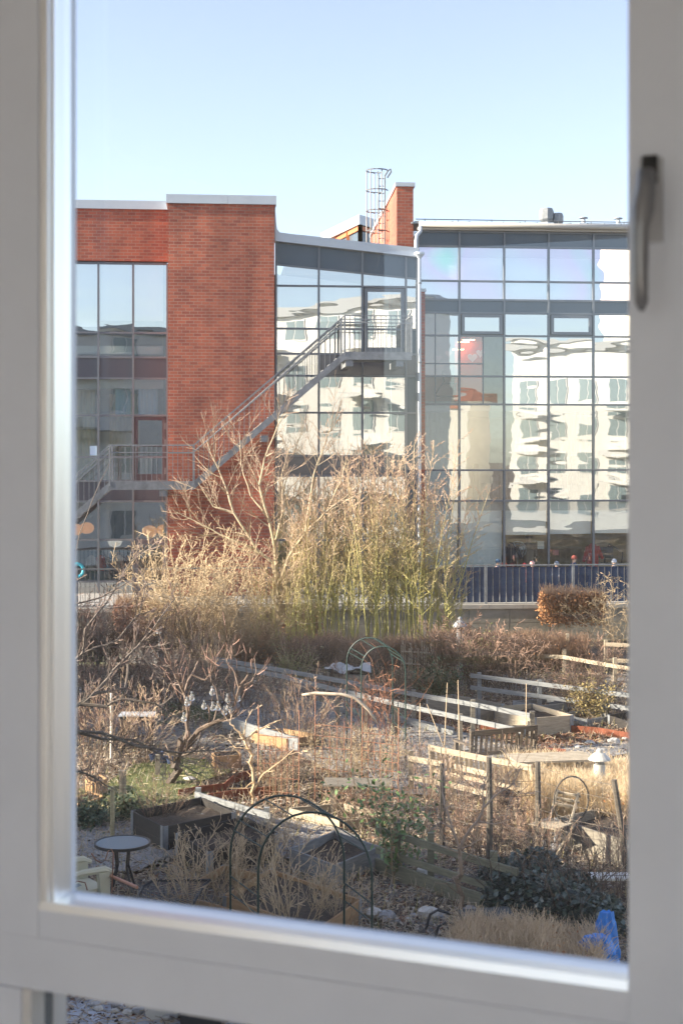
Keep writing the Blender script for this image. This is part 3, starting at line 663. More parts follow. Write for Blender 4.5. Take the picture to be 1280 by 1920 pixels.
# downpipes
dp = thing('downpipe', 'long light grey downpipe with a hopper beside the sloping roof edge', 'downpipe', F(fu(786, .1), .1, ZT))
up_ = fu(786, .1); zh = fz(478, 786, .1)
MB().tube([F(up_, .1, ZT + .1), F(up_, .1, zh - .1)], .055, 10).build('pipe', M_para, dp, True)
MB().lathe(F(up_, .1, zh - .12), [(.055, 0), (.09, .06), (.16, .14), (.16, .2)], 12).build('hopper', M_para, dp)
b = MB()
for z in (3, 6, 9, 11.5): b.lathe(F(up_, .1, z), [(.058, 0), (.07, .0), (.07, .05), (.058, .05)], 10)
b.build('brackets', M_galv, dp)
dp = thing('gutter_outlet_pipe', 'short curved white pipe dropping from the long gutter', 'downpipe', F(fu(782, .6), .6, fz(465, 782, .6)))
MB().tube([F(fu(788, .75), .75, zg + .12), F(fu(788, .7), .7, zg - .05), F(fu(781, .5), .5, zg - .22), F(fu(779.5, .45), .45, zg - .4), F(fu(779.5, .4), .4, fz(470, 780, .4))], .06, 10).build('pipe', M_para, dp, True)

# brick party wall rising behind, ladder with cage, penthouse
pw = thing('brick_chimney_wall', 'deep red brick parapet wall with a sunlit side above the roofs', 'wall', F(fu(759, 1.2), 1.2, 10))
ua, ub = fu(743.5, 1.2), fu(774.5, 1.2); z0 = fz(350, 760, 1.2)
MB().hexa([F(ua, 1.2, 10), F(ub, 1.2, 10), F(ub, 8.6, 10), F(ua, 8.6, 10)], [F(ua, 1.2, z0), F(ub, 1.2, z0), F(ub, 8.6, z0 - .5), F(ua, 8.6, z0 - .5)]).build('brick_wall', M_brick, pw)
MB().hexa([F(ua - .05, 1.14, z0 + .002), F(ub + .05, 1.14, z0 + .002), F(ub + .05, 8.7, z0 - .5), F(ua - .05, 8.7, z0 - .5)], [F(ua - .05, 1.14, z0 + .13), F(ub + .05, 1.14, z0 + .13), F(ub + .05, 8.7, z0 - .37), F(ua - .05, 8.7, z0 - .37)]).build('coping', M_para, pw)
ph = thing('rooftop_room', 'small rooftop room with orange window frames and white fascia', 'building', P(675, 460, 57))
A_ = P(675, 404, 57); B_ = P(612, 422, 61.5); C_ = P(790, 418, 62); 
def prism(a, b_, c_, z0, z1, ex=0):
    d_ = b_ + c_ - a; cc = (a + b_ + c_ + d_) / 4; q = [Vector((p_.x, p_.y, 0)) + (Vector((p_.x, p_.y, 0)) - Vector((cc.x, cc.y, 0))).normalized() * ex for p_ in (a, c_, d_, b_)]
    return MB().hexa([q_ + Vector((0, 0, z0)) for q_ in q], [q_ + Vector((0, 0, z1)) for q_ in q])
zA = A_.z; zA2 = CAMZ + (HZ - 422) / FPX * 57
prism(A_, B_, C_, zA2, zA, .25).build('fascia', M_para, ph); prism(A_, B_, C_, 10, zA2 - 1.4, 0).build('brick_wall', M_brick, ph)
M_orange = mat('orange_window_wood', (.50, .16, .06), .6)
b = MB(); gl = MB()
for e in (B_, C_):
    for k in range(4):
        q_ = A_.lerp(e, k / 3); b.box(q_.x - .09, q_.x + .09, q_.y - .09, q_.y + .09, zA2 - 1.4, zA2 - .001)
    p0, p1 = Vector((A_.x, A_.y, 0)), Vector((e.x, e.y, 0)); b.bar(p0 + Vector((0, 0, zA2 - .12)), p1 + Vector((0, 0, zA2 - .12)), .12, .16); 
    gl.quad(p0 + Vector((0, .05, zA2 - 1.4)), p1 + Vector((0, .05, zA2 - 1.4)), p1 + Vector((0, .05, zA2)), p0 + Vector((0, .05, zA2)))
b.build('window_frame', M_orange, ph); gl.build('window_pane', M_span, ph)
ld = thing('roof_ladder', 'galvanised roof ladder with a hooped safety cage', 'ladder', P(703, 460, 49))
YL = 49; b = MB()
for px in (709, 721): b.tube([P(px, 470, YL), P(px, 330, YL)], .028, 6)
b.tube([P(721, 330, YL), P(727, 320, YL), P(732, 317, YL), P(733, 322, YL), P(726, 333, YL)], .026, 6); b.tube([P(709, 330, YL), P(708, 322, YL + .1)], .026, 6); b.build('stiles', M_galv, ld)
b = MB(); y = 335
while y < 465: b.tube([P(709, y, YL), P(721, y, YL)], .016, 5); y += 14
b.build('rungs', M_galv, ld); b = MB(); 
def hoop(py):
    c_ = P(706, py, YL - .1); return [c_ + Vector((.36 * math.cos(a), -.35 + .36 * math.sin(a), 0)) for a in [R(60 + 300 * k / 14) for k in range(15)]]
for py in (324, 361, 399, 437): b.tube(hoop(py), .022, 5)
b.build('cage_hoops', M_galv, ld); b = MB()
for k in (2, 5, 8, 11): b.tube([hoop(324)[k], hoop(437)[k] + Vector((0, 0, -.4))], .018, 4)
b.build('cage_bars', M_galv, ld)

# ---------------------------------------------------------------- outside steel stair
OS0, OS1 = -1.35, -.22                       # near and far stringer offsets
st = thing('steel_stair', 'zigzag galvanised steel escape stair crossing the brick tower', 'staircase', F(fu(365, OS0), OS0, ZT))
path = [(100, 1005), (206, 911), (363, 911), (646, 667), (771, 667)]
def sp(off): return [F(fu(a, OS0), off, fz(b_, a, OS0)) for a, b_ in path]
pz = [fz(b_, a, OS0) for a, b_ in path]; pz[2] = pz[1]; pz[4] = pz[3]
pu = [fu(a, OS0) for a, _ in path]
for off in (OS0, OS1):
    b = MB()
    for i in range(4):
        t_ = .24
        b.hexa([F(pu[i], off - .04, pz[i] - t_ / 2), F(pu[i + 1], off - .04, pz[i + 1] - t_ / 2), F(pu[i + 1], off + .04, pz[i + 1] - t_ / 2), F(pu[i], off + .04, pz[i] - t_ / 2)],
               [F(pu[i], off - .04, pz[i] + t_ / 2), F(pu[i + 1], off - .04, pz[i + 1] + t_ / 2), F(pu[i + 1], off + .04, pz[i + 1] + t_ / 2), F(pu[i], off + .04, pz[i] + t_ / 2)])
    b.build('stringer', mat('stair_steel', (.20, .215, .235), .5, .3, var=.25, vscale=4), st)
b = MB(); b.fbox(pu[1], pu[2], OS0 + .05, OS1 - .05, pz[1] + .06, pz[1] + .10).fbox(pu[3], pu[4], OS0 + .05, OS1 - .05, pz[3] + .06, pz[3] + .10).build('landing', M_galv, st)
b = MB()
for i in (0, 2):
    n_ = int(abs(pz[i + 1] - pz[i]) / .175)
    for k in range(n_):
        u = pu[i] + (pu[i + 1] - pu[i]) * (k + .5) / n_; z = pz[i] + (pz[i + 1] - pz[i]) * (k + .5) / n_; b.fbox(u - .14, u + .14, OS0 + .05, OS1 - .05, z - .0, z + .03)
b.build('treads', M_galv, st)
for off, nm in ((OS0 - .02, 'near_railing'), (OS1 + .02, 'far_railing')):
    rl = MB()
    for i in range(4):
        L = pu[i + 1] - pu[i]; n_ = int(L / .15)
        for k in range(n_):
            u = pu[i] + L * k / n_; z = pz[i] + (pz[i + 1] - pz[i]) * k / n_
            if nm[0] == 'n': rl.fbox(u - .008, u + .008, off - .008, off + .008, z, z + 1.2)
        rl.bar(F(pu[i], off, pz[i] + 1.22), F(pu[i + 1], off, pz[i + 1] + 1.22), .03, .03)
        if nm[0] == 'n': rl.bar(F(pu[i], off, pz[i] + 1.0), F(pu[i + 1], off, pz[i + 1] + 1.0), .02, .03)
        rl.fbox(pu[i] - .025, pu[i] + .025, off - .03, off + .03, pz[i], pz[i] + 1.23)
    rl.fbox(pu[4] - .025, pu[4] + .025, off - .03, off + .03, pz[4], pz[4] + 1.23)
    rl.build('railing', M_galvp, st)
rl = MB()
for k in range(9): o = OS0 + (OS1 - OS0) * k / 8; rl.fbox(pu[4] - .008, pu[4] + .008, o - .008, o + .008, pz[4], pz[4] + 1.2)
rl.bar(F(pu[4], OS0, pz[4] + 1.22), F(pu[4], OS1, pz[4] + 1.22), .04, .04); rl.build('end_railing', M_galv, st)
hr = MB(); off = -.09
hp = [(318, 849), (362, 849), (560, 676), (640, 604), (684, 604)]
hr.tube([F(fu(a, off), off, fz(b_, a, off)) for a, b_ in hp], .02, 6); hr.build('wall_handrail', M_galvp, st)
b = MB()
for i_, px in enumerate((655, 749, 306, 497)):
    zz = (pz[3] if px > 600 else pz[1]) - .12
    if px == 497: zz = fz(822, 497, OS0) + .1
    u = fu(px, OS0); b.fbox(u - .11, u + .11, OS0 + .0, .3 if px != 306 else 1.2, zz - .2, zz - .01)
b.build('support_brackets', M_galvp, st)
# ---------------------------------------------------------------- bare plants
def grow(mb, tw, p, d, L, r, lev, rnd, nseg=6, kids_=6, ang=40, ratio=.5, wander=.12, up=.04, tmin=.25, thin=.35, zig=0, sides=4, minr=.004):
    """one stem with side shoots, recursively; first levels into mb, last ones into tw"""
    pts = [p.copy()]; rad = [r]; d = d.normalized(); q = p.copy(); st_ = L / nseg
    for i in range(nseg):
        d = (d + Vector((rnd.gauss(0, wander), rnd.gauss(0, wander), rnd.gauss(0, wander * .6) + up))).normalized()
        q = q + d * st_; pts.append(q.copy()); rad.append(max(minr, r * (1 - (1 - thin) * (i + 1) / nseg)))
    (mb if lev > 0 or tw is None else tw).tube(pts, rad, sides if lev > 1 else 3)
    if lev <= 0: return pts
    for k in range(kids_):
        t = tmin + (1 - tmin) * (k + rnd.random()) / kids_; f = t * nseg; i = min(int(f), nseg - 1); a = pts[i].lerp(pts[i + 1], f - i)
        base = (pts[i + 1] - pts[i]).normalized()
        ax = base.cross(Vector((rnd.gauss(0, 1), rnd.gauss(0, 1), rnd.gauss(0, 1)))).normalized()
        dd = Matrix.Rotation(R(ang * rnd.uniform(.6, 1.35)), 3, ax) @ base
        grow(mb, tw, a, dd, L * ratio * rnd.uniform(.6, 1.25) * (1.15 - .5 * t), max(minr, rad[i] * .55), lev - 1, rnd, max(3, nseg - 2), max(3, int(kids_ * .8)), ang, ratio, wander * 1.15, up, .2, thin, 0, sides, minr)
    return pts
def shrub_template(seed, stems, H, spread, r, lev, kids_, ang, ratio, m1, m2, name='shrub_mesh', foot=.3, **kw):
    rnd = random.Random(seed); a = MB(); b = MB()
    for i in range(stems):
        th = rnd.uniform(0, 6.28); rr_ = foot * math.sqrt(rnd.random()); p = Vector((rr_ * math.cos(th), rr_ * math.sin(th), -.05))
        lean = spread * rnd.uniform(.1, 1.0); d = Vector((math.cos(th) * lean, math.sin(th) * lean, 1))
        grow(a, b, p, d, H * rnd.uniform(.7, 1.05), r * rnd.uniform(.7, 1.2), lev, rnd, kids_=kids_, ang=ang, ratio=ratio, **kw)
    root = bpy.data.objects.new(name, None); col.objects.link(root)
    o1 = a.build('stems', m1); o1.parent = root
    o2 = b.build('twigs', m2); o2.parent = root
    return [root, [(o1, []), (o2, [])], False]
def plant(T, name, label, cat, loc, rz=None, s=1.0, group=None, rnd=random.Random(77)):
    rz = rnd.uniform(0, 6.28) if rz is None else rz
    if not T[2]: T[2] = True; r = T[0]; r.location = loc; r.rotation_euler = (0, 0, rz); r.scale = s if isinstance(s, tuple) else (s,) * 3
    else: r = dup(T[0], T[1], loc, rz, s)
    r.name = name; r['label'] = label; r['category'] = cat
    if group: r['group'] = group
    elif 'group' in r: del r['group']
    return r
B_hz1 = bark('hazel_bark', (.43, .40, .13), (.50, .38, .24), 1.8, 5.2); B_hz2 = bark('hazel_twigs', (.40, .34, .15), (.54, .37, .27), 1.5, 4.6)
B_pale = bark('pale_bark', (.34, .30, .16), (.46, .37, .25), 0, 5); B_gold = bark('golden_stalks', (.20, .145, .085), (.50, .385, .24), 0, 2.0)
B_brown = bark('brown_bark', (.07, .052, .038), (.20, .14, .105), 0, 2.5); B_redt = bark('reddish_shoots', (.10, .065, .045), (.34, .21, .15), .2, 1.6)
B_tan = bark('tan_stems', (.28, .21, .13), (.52, .40, .27), 0, 1.3); B_apple = bark('apple_bark', (.075, .07, .04), (.15, .12, .10), 0, 3)
M_deadleaf = mat('dead_leaves', (.32, .13, .05), .8, c2=(.50, .27, .12), vscale=6)

T_hz = [shrub_template(11 + k, 10, 5.7, .12, .021, 2, 20, 48, .135, B_hz1, B_hz2, wander=.05, up=.02, tmin=.28, foot=.5, minr=.0048) for k in range(3)]
hz = [(560, 1197, .88), (588, 1203, .78), (612, 1196, .84), (640, 1205, .90), (664, 1196, .93), (690, 1204, .97), (712, 1196, .95), (735, 1204, 1.0), (757, 1197, 1.02), (778, 1206, 1.05), (800, 1197, .98), (822, 1204, .80), (850, 1196, .52), (535, 1200, .68), (492, 1203, .55), (545, 1212, .6)]
for i, (px, py, s) in enumerate(hz):
    plant(T_hz[i % 3], 'hazel_shrub', 'tall bare multi-stemmed shrub with yellow-green stems in the row before the retaining wall', 'shrub', G(px, py + 38), None, s, 'tall bare shrubs along the retaining wall')

# tree at the tower corner, built on its real limbs
def tree_px(name, label, polys, mt, mtw, tw=dict(), cat='tree', seed=1, base=None, per=10, tl=.9, group=None, twr=.5):
    rnd = random.Random(seed); L = P(*polys[0][0][0]) if base is None else base
    root = thing(name, label, cat, L, group); a = MB(); b = MB()
    for pl, r0, r1 in polys:
        pts = [P(*q) for q in pl]; n_ = 3; sm = []
        for i in range(len(pts) - 1):
            for k in range(n_): sm.append(pts[i].lerp(pts[i + 1], k / n_) + Vector((rnd.gauss(0, r1), rnd.gauss(0, r1), rnd.gauss(0, r1))) * (1 if k else 0))
        sm.append(pts[-1]); N = len(sm); rad = [r0 + (r1 - r0) * i / (N - 1) for i in range(N)]; a.tube(sm, rad, 6)
        if pl[0][2] == 21 and pl[0][1] == 1090: continue
        Lt = sum((sm[i + 1] - sm[i]).length for i in range(N - 1))
        if per == 0: continue
        for k in range(int(per * Lt)):
            f = (.25 + .75 * rnd.random()) * (N - 1) * .999; i = int(f); q = sm[i].lerp(sm[i + 1], f - i); base_ = (sm[i + 1] - sm[i]).normalized()
            ax = base_.cross(Vector((rnd.gauss(0, 1), rnd.gauss(0, 1), rnd.gauss(0, 1)))).normalized()
            dd = Matrix.Rotation(R(rnd.uniform(25, 65)), 3, ax) @ base_
            kw = dict(kids_=6, ang=35, ratio=.45, wander=.1, up=.06); kw.update(tw)
            grow(a, b, q, dd, tl * rnd.uniform(.4, 1.2), max(.006, rad[i] * twr), 1, rnd, minr=.005, **kw)
    a.build('trunk', mt, root); b.build('crown', mtw, root); return root
def jy(pl, Y, dy=.0):
    return [(x, y, Y + dy * i) for i, (x, y) in enumerate(pl)]
YB = G(509, 1236).y
tree_px('bare_tree', 'slender pale bare tree with a forked trunk at the right corner of the brick tower', [
    (jy([(509, 1232), (512, 1190), (519, 1130), (521, 1100)], YB), .10, .075),
    (jy([(521, 1100), (511, 1055), (480, 1029), (438, 961), (420, 905), (400, 860), (388, 828)], YB, .1), .06, .012),
    (jy([(521, 1100), (514, 1022), (503, 970), (486, 910), (496, 860), (520, 800), (527, 783)], YB, -.05), .06, .010),
    (jy([(521, 1100), (529, 1080), (542, 1042), (572, 999), (611, 960), (640, 900), (650, 860)], YB, -.15), .06, .010),
    (jy([(572, 999), (588, 890), (611, 825), (622, 800)], YB - .4, .1), .03, .008),
    (jy([(514, 1022), (530, 960), (528, 890), (545, 830)], YB, .12), .035, .008),
    (jy([(438, 961), (400, 950), (372, 905)], YB + .3, .1), .03, .008), (jy([(480, 1029), (430, 1010), (380, 985), (330, 960)], YB + .2, .1), .035, .008),
    (jy([(503, 970), (470, 930), (452, 870), (450, 815)], YB, .2), .03, .008), (jy([(611, 960), (650, 930), (700, 880)], YB - .9, .1), .02, .008),
    ], B_pale, bark('pale_tree_twigs', (.38, .29, .17), (.48, .34, .24), 0, 5), seed=4, per=7, tl=1.05, twr=.4)

# golden thicket at the foot of the tower
T_gold = shrub_template(31, 20, 2.5, .7, .013, 2, 11, 55, .27, B_gold, B_gold, wander=.11, up=.01, foot=.6, minr=.0042)
for px, py, s, lab in ((395, 1222, 1.4, 'broad golden dry shrub in front of the brick tower'), (345, 1215, 1.1, 'smaller golden shrub at the left foot of the brick tower'), (450, 1228, 1.15, 'golden shrub between the brick tower thicket and the pale tree trunk'),
                       (1168, 1222, .95, 'pale golden shrub against the right window stile beside the dark hedge')):
    plant(T_gold, 'golden_shrub', lab, 'shrub', G(px, py + 20), None, s)
T_dark = shrub_template(41, 16, 1.6, .9, .014, 2, 8, 40, .40, B_brown, B_redt, wander=.12, up=.02, foot=.4, minr=.005)
dk = [(180, 1260, 1.2, 'dense brown bare shrub at the far left below the terrace'), (245, 1258, 1.2, 'dense brown bare shrub below the left terrace windows'), (300, 1262, 1.1, 'dark twiggy shrub left of the sunlit timber board'),
      (160, 1320, .8, 'tangled brown shrub behind the thin white birch pole'), (275, 1315, .95, 'brown bush between the birch pole and the bulb tree'), (335, 1330, .8, 'small brown bush just behind the bulb tree'),
      (560, 1262, .7, 'greenish fine-twigged bush behind the ramp fence'), (600, 1255, .65, 'fine-twigged bush left of the plastic-covered planter'), (470, 1245, .7, 'low brown bush at the upper end of the ramp fence'),
      (700, 1275, .7, 'reddish tangle of stems inside the far garden arch'), (905, 1290, 1.15, 'large sprawling brown bush behind the upper right fence'), (960, 1300, 1.0, 'upright reddish bush right of the largest sprawling one'),
      (850, 1285, 1.0, 'brown bush left of the largest sprawling one'), (1080, 1330, .7, 'low green-brown bush near the right raised bed'), (1130, 1320, .7, 'low bush beside the right window stile'), (1140, 1262, .6, 'small golden-brown bush in front of the right beech hedge')]
for px, py, s, lab in dk: plant(T_dark, 'bare_shrub', lab, 'shrub', G(px, py), None, s)
T_whip = shrub_template(51, 20, 1.9, .6, .009, 2, 5, 28, .34, B_redt, B_tan, wander=.09, up=.02, foot=.35, minr=.004)
T_sun = T_gold
for px, py, s, lab in ((622, 1490, .52, 'sunlit golden twiggy shrub inside the tall left rusty trellis'), (715, 1492, .5, 'sunlit golden twiggy shrub inside the tall right rusty trellis'), (510, 1495, .3, 'small golden shoots at the foot of the sapling')):
    plant(T_sun, 'golden_shrub', lab, 'shrub', G(px, py), None, s)
for px, py, s, lab in ((470, 1215, .95, 'golden shrub right of the broad thicket, reaching the pale trunk'), (365, 1195, 1.4, 'tall golden shrub at the middle of the brick tower base')):
    plant(T_gold, 'golden_shrub', lab, 'shrub', G(px, py + 30), None, s)
for px, py, s, lab in ((600, 1400, .42, 'low twiggy brown bush beside the gravel ramp, left of the driftwood branch'), (640, 1420, .45, 'brown twiggy bush under the driftwood branch'), (700, 1440, .4, 'purplish bare bush between the trellis and the ramp fence'), (760, 1460, .42, 'purplish bare bush left of the pale bench'),
                       (420, 1470, .35, 'small dark bush beside the rusty edging'), (560, 1460, .4, 'twiggy bush behind the leftmost trellis'), (470, 1330, .5, 'brown bush at the head of the gravel ramp'), (640, 1300, .5, 'brown bush between the ramp fence and the far arch'),
                       (760, 1310, .5, 'brown bush right of the far arch'), (720, 1560, .42, 'tangled brown bush under the tall right trellis'), (900, 1610, .5, 'purplish bare bush behind the grey-green fence'), (960, 1600, .5, 'purplish bare bush between the second and third dark poles'), (1100, 1480, .3, 'small brown bush near the white bollard'),
                       (210, 1400, .55, 'dark tangled bush in front of the grill'), (150, 1400, .6, 'dark tangled bush at the left window edge')):
    plant(T_dark, 'bare_shrub', lab, 'shrub', G(px, py), None, s)
wh = [(885, 1575, .62, 'leafless brown shrub between the two left dark poles'), (950, 1560, .66, 'leafless brown shrub in front of the wire fence centre'), (840, 1540, .6, 'leafless shrub behind the leftmost dark pole'), (790, 1550, .55, 'sparse upright shrub left of the dark poles'),
      (385, 1200 + 90, .85, 'pink-tipped upright shoots above the bulb tree'), (515, 1490, .4, 'low sunlit shoots behind the pale sapling'),
      (655, 1560, .4, 'thin shrub below the left trellis'), (565, 1400, .75, 'pale grey feathery shrub beside the gravel path'), (510, 1360, .6, 'grey feathery shrub at the ramp'), (190, 1440, .85, 'sunlit shoots beside the orange planter'), (270, 1430, .8, 'pale sunlit shrub behind the thick round post'),
      (160, 1540, .6, 'thin red-brown shoots at the lower left'), (300, 1560, .5, 'thin shoots behind the dark raised bed'), (1020, 1640, .5, 'dry stalks beside the ivy mound'), (1160, 1700, .7, 'brown twigs in front of the blue tarpaulin')]
for px, py, s, lab in wh: plant(T_whip, 'bare_shrub', lab, 'shrub', G(px, py), None, s)
T_tan = shrub_template(61, 13, 1.35, .9, .014, 2, 6, 34, .42, B_tan, B_tan, wander=.09, up=.02, foot=.3, minr=.0045)
for px, py, s, lab in ((375, 1725, .85, 'tan leafless shrub right of the round glass table'), (430, 1710, .7, 'tan leafless shrub touching the left leg of the near arch'), (550, 1765, .95, 'thick-stemmed tan shrub growing inside the near garden arch'), (630, 1745, .6, 'tan shrub at the right half of the near arch'), (480, 1650, .7, 'tan bare shrub beside the grey raised beds'), (530, 1600, .45, 'tan bare shrub behind the near arch')):
    plant(T_tan, 'tan_shrub', lab, 'shrub', G(px, py), None, s)

# ---------------------------------------------------------------- hedges
def hedge(name, label, p0, p1, depth, h, m, n_, leaf=None, seed=1, L=.32, tilt=.35, r=.006, leafn=0, ls=.035):
    rnd = random.Random(seed); p0 = Vector(p0); p1 = Vector(p1); ax = (p1 - p0); ln = ax.length; ax.normalize(); per = Vector((-ax.y, ax.x, 0))
    b = MB()
    for i in range(n_):
        t_ = rnd.random() * ln; w_ = rnd.random(); z = h * rnd.random() ** .6; q = p0 + ax * t_ + per * w_ * depth
        edge = .07 * math.sin(t_ * 3.1) + .06 * math.sin(t_ * 7.7 + 1) + rnd.gauss(0, .05)
        z = min(z, h + edge - .1); q = q + Vector((0, 0, z - .02))
        d = Vector((rnd.gauss(0, tilt), rnd.gauss(0, tilt), 1)).normalized(); l_ = L * rnd.uniform(.5, 1.2); q1 = q + d * l_ * .5 + Vector((rnd.gauss(0, .02), rnd.gauss(0, .02), 0)); q2 = q + d * l_
        b.tube([q, q1, q2], [r, r * .8, r * .5], 3)
    if leafn:
        b.cur = 1
        for i in range(leafn):
            t_ = rnd.random() * ln; w_ = rnd.random(); z = h * rnd.random() ** .5; q = p0 + ax * t_ + per * w_ * depth + Vector((rnd.gauss(0, .05), rnd.gauss(0, .05), z))
            u_ = Vector((rnd.gauss(0, 1), rnd.gauss(0, 1), rnd.gauss(0, 1))).normalized() * ls * rnd.uniform(.6, 1.3); v_ = u_.cross(Vector((rnd.gauss(0, 1), rnd.gauss(0, 1), 1))).normalized() * ls * .6
            b.quad(q - u_, q + v_ * .9, q + u_, q - v_ * .9)
    o = b.build(name, [m, leaf or m]); tag(o, label, 'hedge'); return o
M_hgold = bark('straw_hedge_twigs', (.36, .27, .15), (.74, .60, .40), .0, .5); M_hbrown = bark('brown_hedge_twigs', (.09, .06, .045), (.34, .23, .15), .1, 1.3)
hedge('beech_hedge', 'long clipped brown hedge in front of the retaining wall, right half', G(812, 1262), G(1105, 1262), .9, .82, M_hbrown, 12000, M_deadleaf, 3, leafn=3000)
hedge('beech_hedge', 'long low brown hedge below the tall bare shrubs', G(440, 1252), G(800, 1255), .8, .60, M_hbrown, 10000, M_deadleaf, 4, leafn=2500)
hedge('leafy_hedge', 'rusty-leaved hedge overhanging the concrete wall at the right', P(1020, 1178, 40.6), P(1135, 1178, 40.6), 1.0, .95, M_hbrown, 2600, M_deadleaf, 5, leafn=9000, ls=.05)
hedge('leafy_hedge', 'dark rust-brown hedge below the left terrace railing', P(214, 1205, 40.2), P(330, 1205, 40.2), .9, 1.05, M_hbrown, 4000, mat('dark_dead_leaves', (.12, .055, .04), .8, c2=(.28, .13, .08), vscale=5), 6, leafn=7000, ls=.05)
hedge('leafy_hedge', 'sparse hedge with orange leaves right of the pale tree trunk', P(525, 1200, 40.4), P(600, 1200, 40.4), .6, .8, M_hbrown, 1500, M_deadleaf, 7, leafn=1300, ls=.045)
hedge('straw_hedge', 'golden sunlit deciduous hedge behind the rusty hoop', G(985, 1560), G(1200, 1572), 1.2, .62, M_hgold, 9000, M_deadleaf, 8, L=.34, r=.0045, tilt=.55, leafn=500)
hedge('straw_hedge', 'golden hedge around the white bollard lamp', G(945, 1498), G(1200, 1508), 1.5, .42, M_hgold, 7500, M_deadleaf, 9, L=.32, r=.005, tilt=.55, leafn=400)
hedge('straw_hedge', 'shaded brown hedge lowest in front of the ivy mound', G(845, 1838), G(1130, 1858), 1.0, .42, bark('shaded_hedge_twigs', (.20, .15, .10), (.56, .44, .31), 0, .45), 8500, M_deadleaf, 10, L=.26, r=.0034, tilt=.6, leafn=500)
hedge('straw_hedge', 'short hedge seen through the small lower window', (-1.62, 15.45, 0), (-.2, 15.2, 0), .5, .3, bark('low_hedge_twigs', (.22, .13, .085), (.40, .26, .16), 0, .7), 6000, None, 12, L=.16, r=.003)

# ivy mound, leafy bush, green patches
def leaves(b, c, rx, ry, rz, n_, s, rnd, shellp=.5):
    for i in range(n_):
        v = Vector((rnd.gauss(0, 1), rnd.gauss(0, 1), rnd.gauss(0, 1))).normalized() * (rnd.random() ** shellp)
        q = Vector(c) + Vector((v.x * rx, v.y * ry, v.z * rz))
        if q.z < .01: q.z = abs(q.z) * .5 + .02
        u_ = Vector((rnd.gauss(0, 1), rnd.gauss(0, 1), rnd.gauss(0, .6))).normalized(); w_ = u_.cross(Vector((rnd.gauss(0, .5), rnd.gauss(0, .5), 1))).normalized(); k = s * rnd.uniform(.6, 1.3)
        b.quad(q - u_ * k, q - u_ * .2 * k + w_ * .8 * k, q + u_ * k, q - u_ * .2 * k - w_ * .8 * k)
rnd = random.Random(21); b = MB(); st_ = MB()
M_ivy = mat('ivy_leaves', (.022, .035, .022), .32, c2=(.07, .10, .075), vscale=9, spec=.6)
for px, py, rx, rz in ((960, 1725, .42, .55), (1010, 1735, .5, .6), (1065, 1745, .5, .5), (1110, 1755, .4, .38), (935, 1690, .3, .5), (1000, 1680, .5, .55), (1060, 1700, .5, .42), (1120, 1725, .35, .3)):
    c_ = G(px, py); leaves(b, c_ + Vector((0, 0, rz * .45)), rx, rx * .8, rz * .75, 1500, .045, rnd, .33)
    for k in range(5): grow(st_, None, c_, Vector((rnd.gauss(0, .6), rnd.gauss(0, .6), 1)), 1.0, .012, 1, rnd, kids_=4)
iv = thing('ivy_mound', 'dark glossy ivy mound sprawling over the low fence end', 'ivy', G(1020, 1730)); st_.build('stems', B_brown, iv); b.build('foliage', M_ivy, iv)
M_leafg = mat('fresh_leaf', (.07, .13, .035), .5, c2=(.16, .25, .09), vscale=5)
def leafy(label, px, py, H, n_, s=.05, spread=.35, m=None, seed=1, stems=7, name='leafy_shrub'):
    rnd = random.Random(seed); c_ = G(px, py); rt = thing(name, label, 'shrub', c_); a = MB(); lf = MB()
    for k in range(stems):
        pts = grow(a, None, c_ + Vector((rnd.gauss(0, .12), rnd.gauss(0, .12), 0)), Vector((rnd.gauss(0, spread), rnd.gauss(0, spread), 1)), H * rnd.uniform(.6, 1.1), .012, 1, rnd, kids_=5, ang=30, ratio=.35, wander=.06)
        for i in range(n_ // stems):
            f = (.2 + .8 * rnd.random()) * (len(pts) - 1.001); j = int(f); q = pts[j].lerp(pts[j + 1], f - j) + Vector((rnd.gauss(0, .1), rnd.gauss(0, .1), rnd.gauss(0, .08)))
            u_ = Vector((rnd.gauss(0, 1), rnd.gauss(0, 1), rnd.gauss(-.3, .6))).normalized() * s * rnd.uniform(.6, 1.2); w_ = u_.cross(Vector((rnd.gauss(0, .4), rnd.gauss(0, .4), 1))).normalized() * s * .45
            lf.quad(q - u_, q + w_, q + u_, q - w_)
    a.build('stems', B_tan, rt); lf.build('foliage', m or M_leafg, rt); return rt
leafy('green-leaved upright shrub right of the near garden arch', 738, 1655, 1.5, 420, .06, .3, seed=2)
leafy('green-leaved shrub leaning before the rusty trellis', 700, 1600, 1.55, 180, .055, .3, seed=3, stems=5)
M_dull = mat('dull_evergreen', (.035, .06, .035), .6, c2=(.10, .13, .06), vscale=5)
leafy('low dark evergreen bush behind the upper ramp fence', 835, 1312, .9, 1600, .05, .8, M_dull, 4, 16)
leafy('olive evergreen patch behind the far garden arch', 800, 1292, .7, 900, .05, .9, M_dull, 5, 12)
leafy('grey-green leafy bush in front of the brown hedge', 885, 1262, 1.2, 1300, .05, .5, mat('olive_leaf', (.12, .16, .04), .6, c2=(.30, .30, .10), vscale=5), 6, 14)
leafy('sprawling bronze-leaved bush by the right window stile', 1120, 1345, .9, 1500, .045, .8, mat('bronze_leaf', (.14, .12, .04), .6, c2=(.36, .27, .11), vscale=5), 7, 18)
leafy('bronze-green ground bush left of the stone bed', 1075, 1305, .6, 1100, .045, .9, mat('bronze_leaf', (.14, .12, .04)), 8, 14)
leafy('dark green creeping foliage beside the orange planter', 165, 1545, .6, 1700, .05, 1.2, M_dull, 9, 16)
leafy('dark green foliage at the foot of the thick round post', 250, 1535, .45, 1100, .045, 1.2, M_dull, 10, 14)
